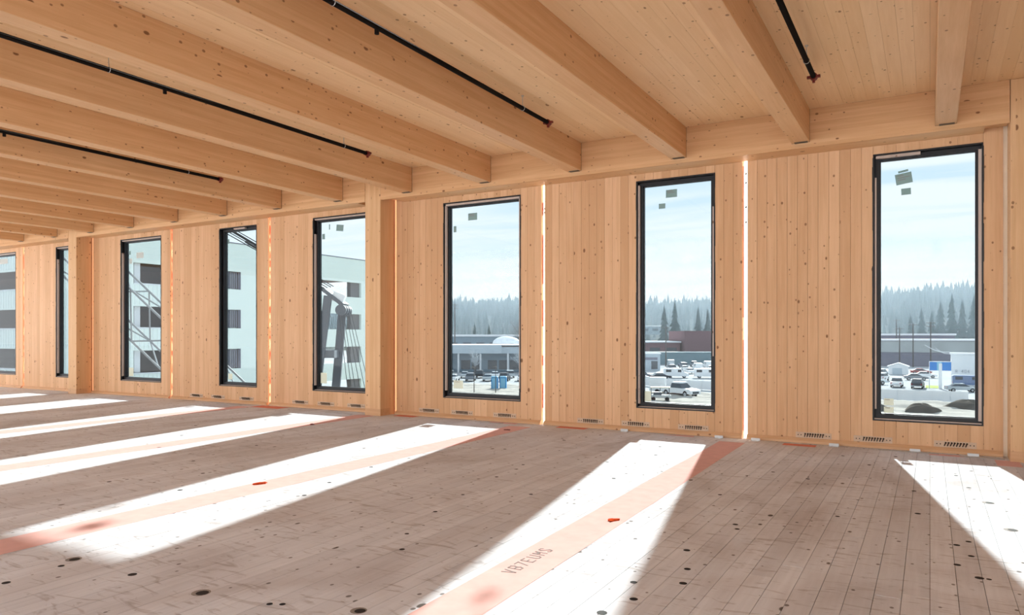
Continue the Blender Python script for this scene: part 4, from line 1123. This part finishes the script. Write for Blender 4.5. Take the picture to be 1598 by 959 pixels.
pbar(cp(-.75, .55, 0), cp(.25, .55, 0), .34, 1.0).build('mast_crossbar', M['crane'], cr)
pbar(cp(-.42, 3.52, 0), cp(.62, 2.70, 0), .16, 1.1).build('mast_head', M['crane'], cr)
pbar(cp(.16, 3.12, -.35), cp(.66, 2.92, -.35), .42, .3).build('head_guard', M['white_wall'], cr)
for w in (-.6, -.2, .2, .5): MB().tube(cp(.55, 2.48, w), cp(.55, 2.48, w + .12), .24, 16).build('head_sheave', M['crane'], cr)
for k, (u1, u2, w) in enumerate([(.45, 1.35, -.5), (.52, 1.6, -.4), (.58, 1.85, -.3), (.66, 2.15, -.1), (.72, 2.45, .1), (.78, 2.75, .3)]):
    MB().tube(cp(u1, 2.5, w), cp(u2, -5.6, w), .013, 6).build('hoist_cable', M['cable'], cr)
for w in (-.8, -.3, .3, .8): MB().tube(cp(-.1, 3.5 + w * .12, w), cp(-19.5, 14.5 + w * .3, w), .022, 6).build('pendant_line', M['cable'], cr)
pbar(cp(-3.3, 5.35, .0), cp(-5.0, 6.35, .0), .10, .12).build('pendant_bar', M['cable'], cr); pbar(cp(-2.6, 4.75, .5), cp(-4.0, 5.6, .5), .09, .12).build('pendant_bar', M['cable'], cr)
# lattice boom with four chords
bd = Vector((-1, 0.955)).normalized(); bn = Vector((bd.y, -bd.x)) * -1
f0 = Vector((.05, -5.9)); Lb = 24.0; hw = .80; sw = .80
def bpnt(s_, i, j):
    tp = min(1, s_ / 3.0); c = f0 + bd * s_ + bn * (i * hw * tp)
    return cp(c.x, c.y, j * sw * (.25 + .75 * tp))
for (i, j) in ((-1, -1), (1, -1), (1, 1), (-1, 1)):
    o = MB().tube(bpnt(0.0, i, j), bpnt(3.0, i, j), .05, 8).tube(bpnt(3.0, i, j), bpnt(Lb, i, j), .05, 8).build('boom_chord', M['lattice'], cr)
s_ = 3.0; k = 0
while s_ < Lb - 1.6:
    for (A, B) in (((-1, -1), (1, -1)), ((-1, 1), (1, 1)), ((-1, -1), (-1, 1)), ((1, -1), (1, 1))):
        a, b = (A, B) if k % 2 == 0 else (B, A)
        MB().tube(bpnt(s_, *a), bpnt(s_ + 1.6, *b), .034, 6).build('boom_lacing', M['lattice'], cr)
    s_ += 1.6; k += 1
# machine body and tracks standing on the lot
def cbox(name, mat, u0, z0, w0, u1, z1, w1):
    v = [cp(u, z, w) for z in (z0, z1) for (u, w) in ((u0, w0), (u1, w0), (u1, w1), (u0, w1))]
    return MB().add(v, [(0, 3, 2, 1), (4, 5, 6, 7), (0, 1, 5, 4), (1, 2, 6, 5), (2, 3, 7, 6), (3, 0, 4, 7)]).build(name, M[mat], cr)
cbox('machine_deck', 'crane', -1.4, -6.7, -1.5, 5.0, -5.4, 1.5)
cbox('counterweight', 'crane', 3.7, -5.4, -1.5, 5.1, -4.0, 1.5)
cbox('cab', 'crane', -2.0, -6.6, -1.6, -.4, -4.6, -.6)
for w in (-2.3, 1.3): cbox('crawler_track', 'tyre', -3.4, GZ, w, 4.4, GZ + 1.2, w + 1.0)
MB().tube(cp(.5, GZ + .6, 0), cp(.5, -6.7, 0), 1.1, 16).build('slew_ring', M['crane'], cr)
cbox('track_axle', 'crane', -.6, GZ + .4, -1.4, 1.6, GZ + .9, 1.4)
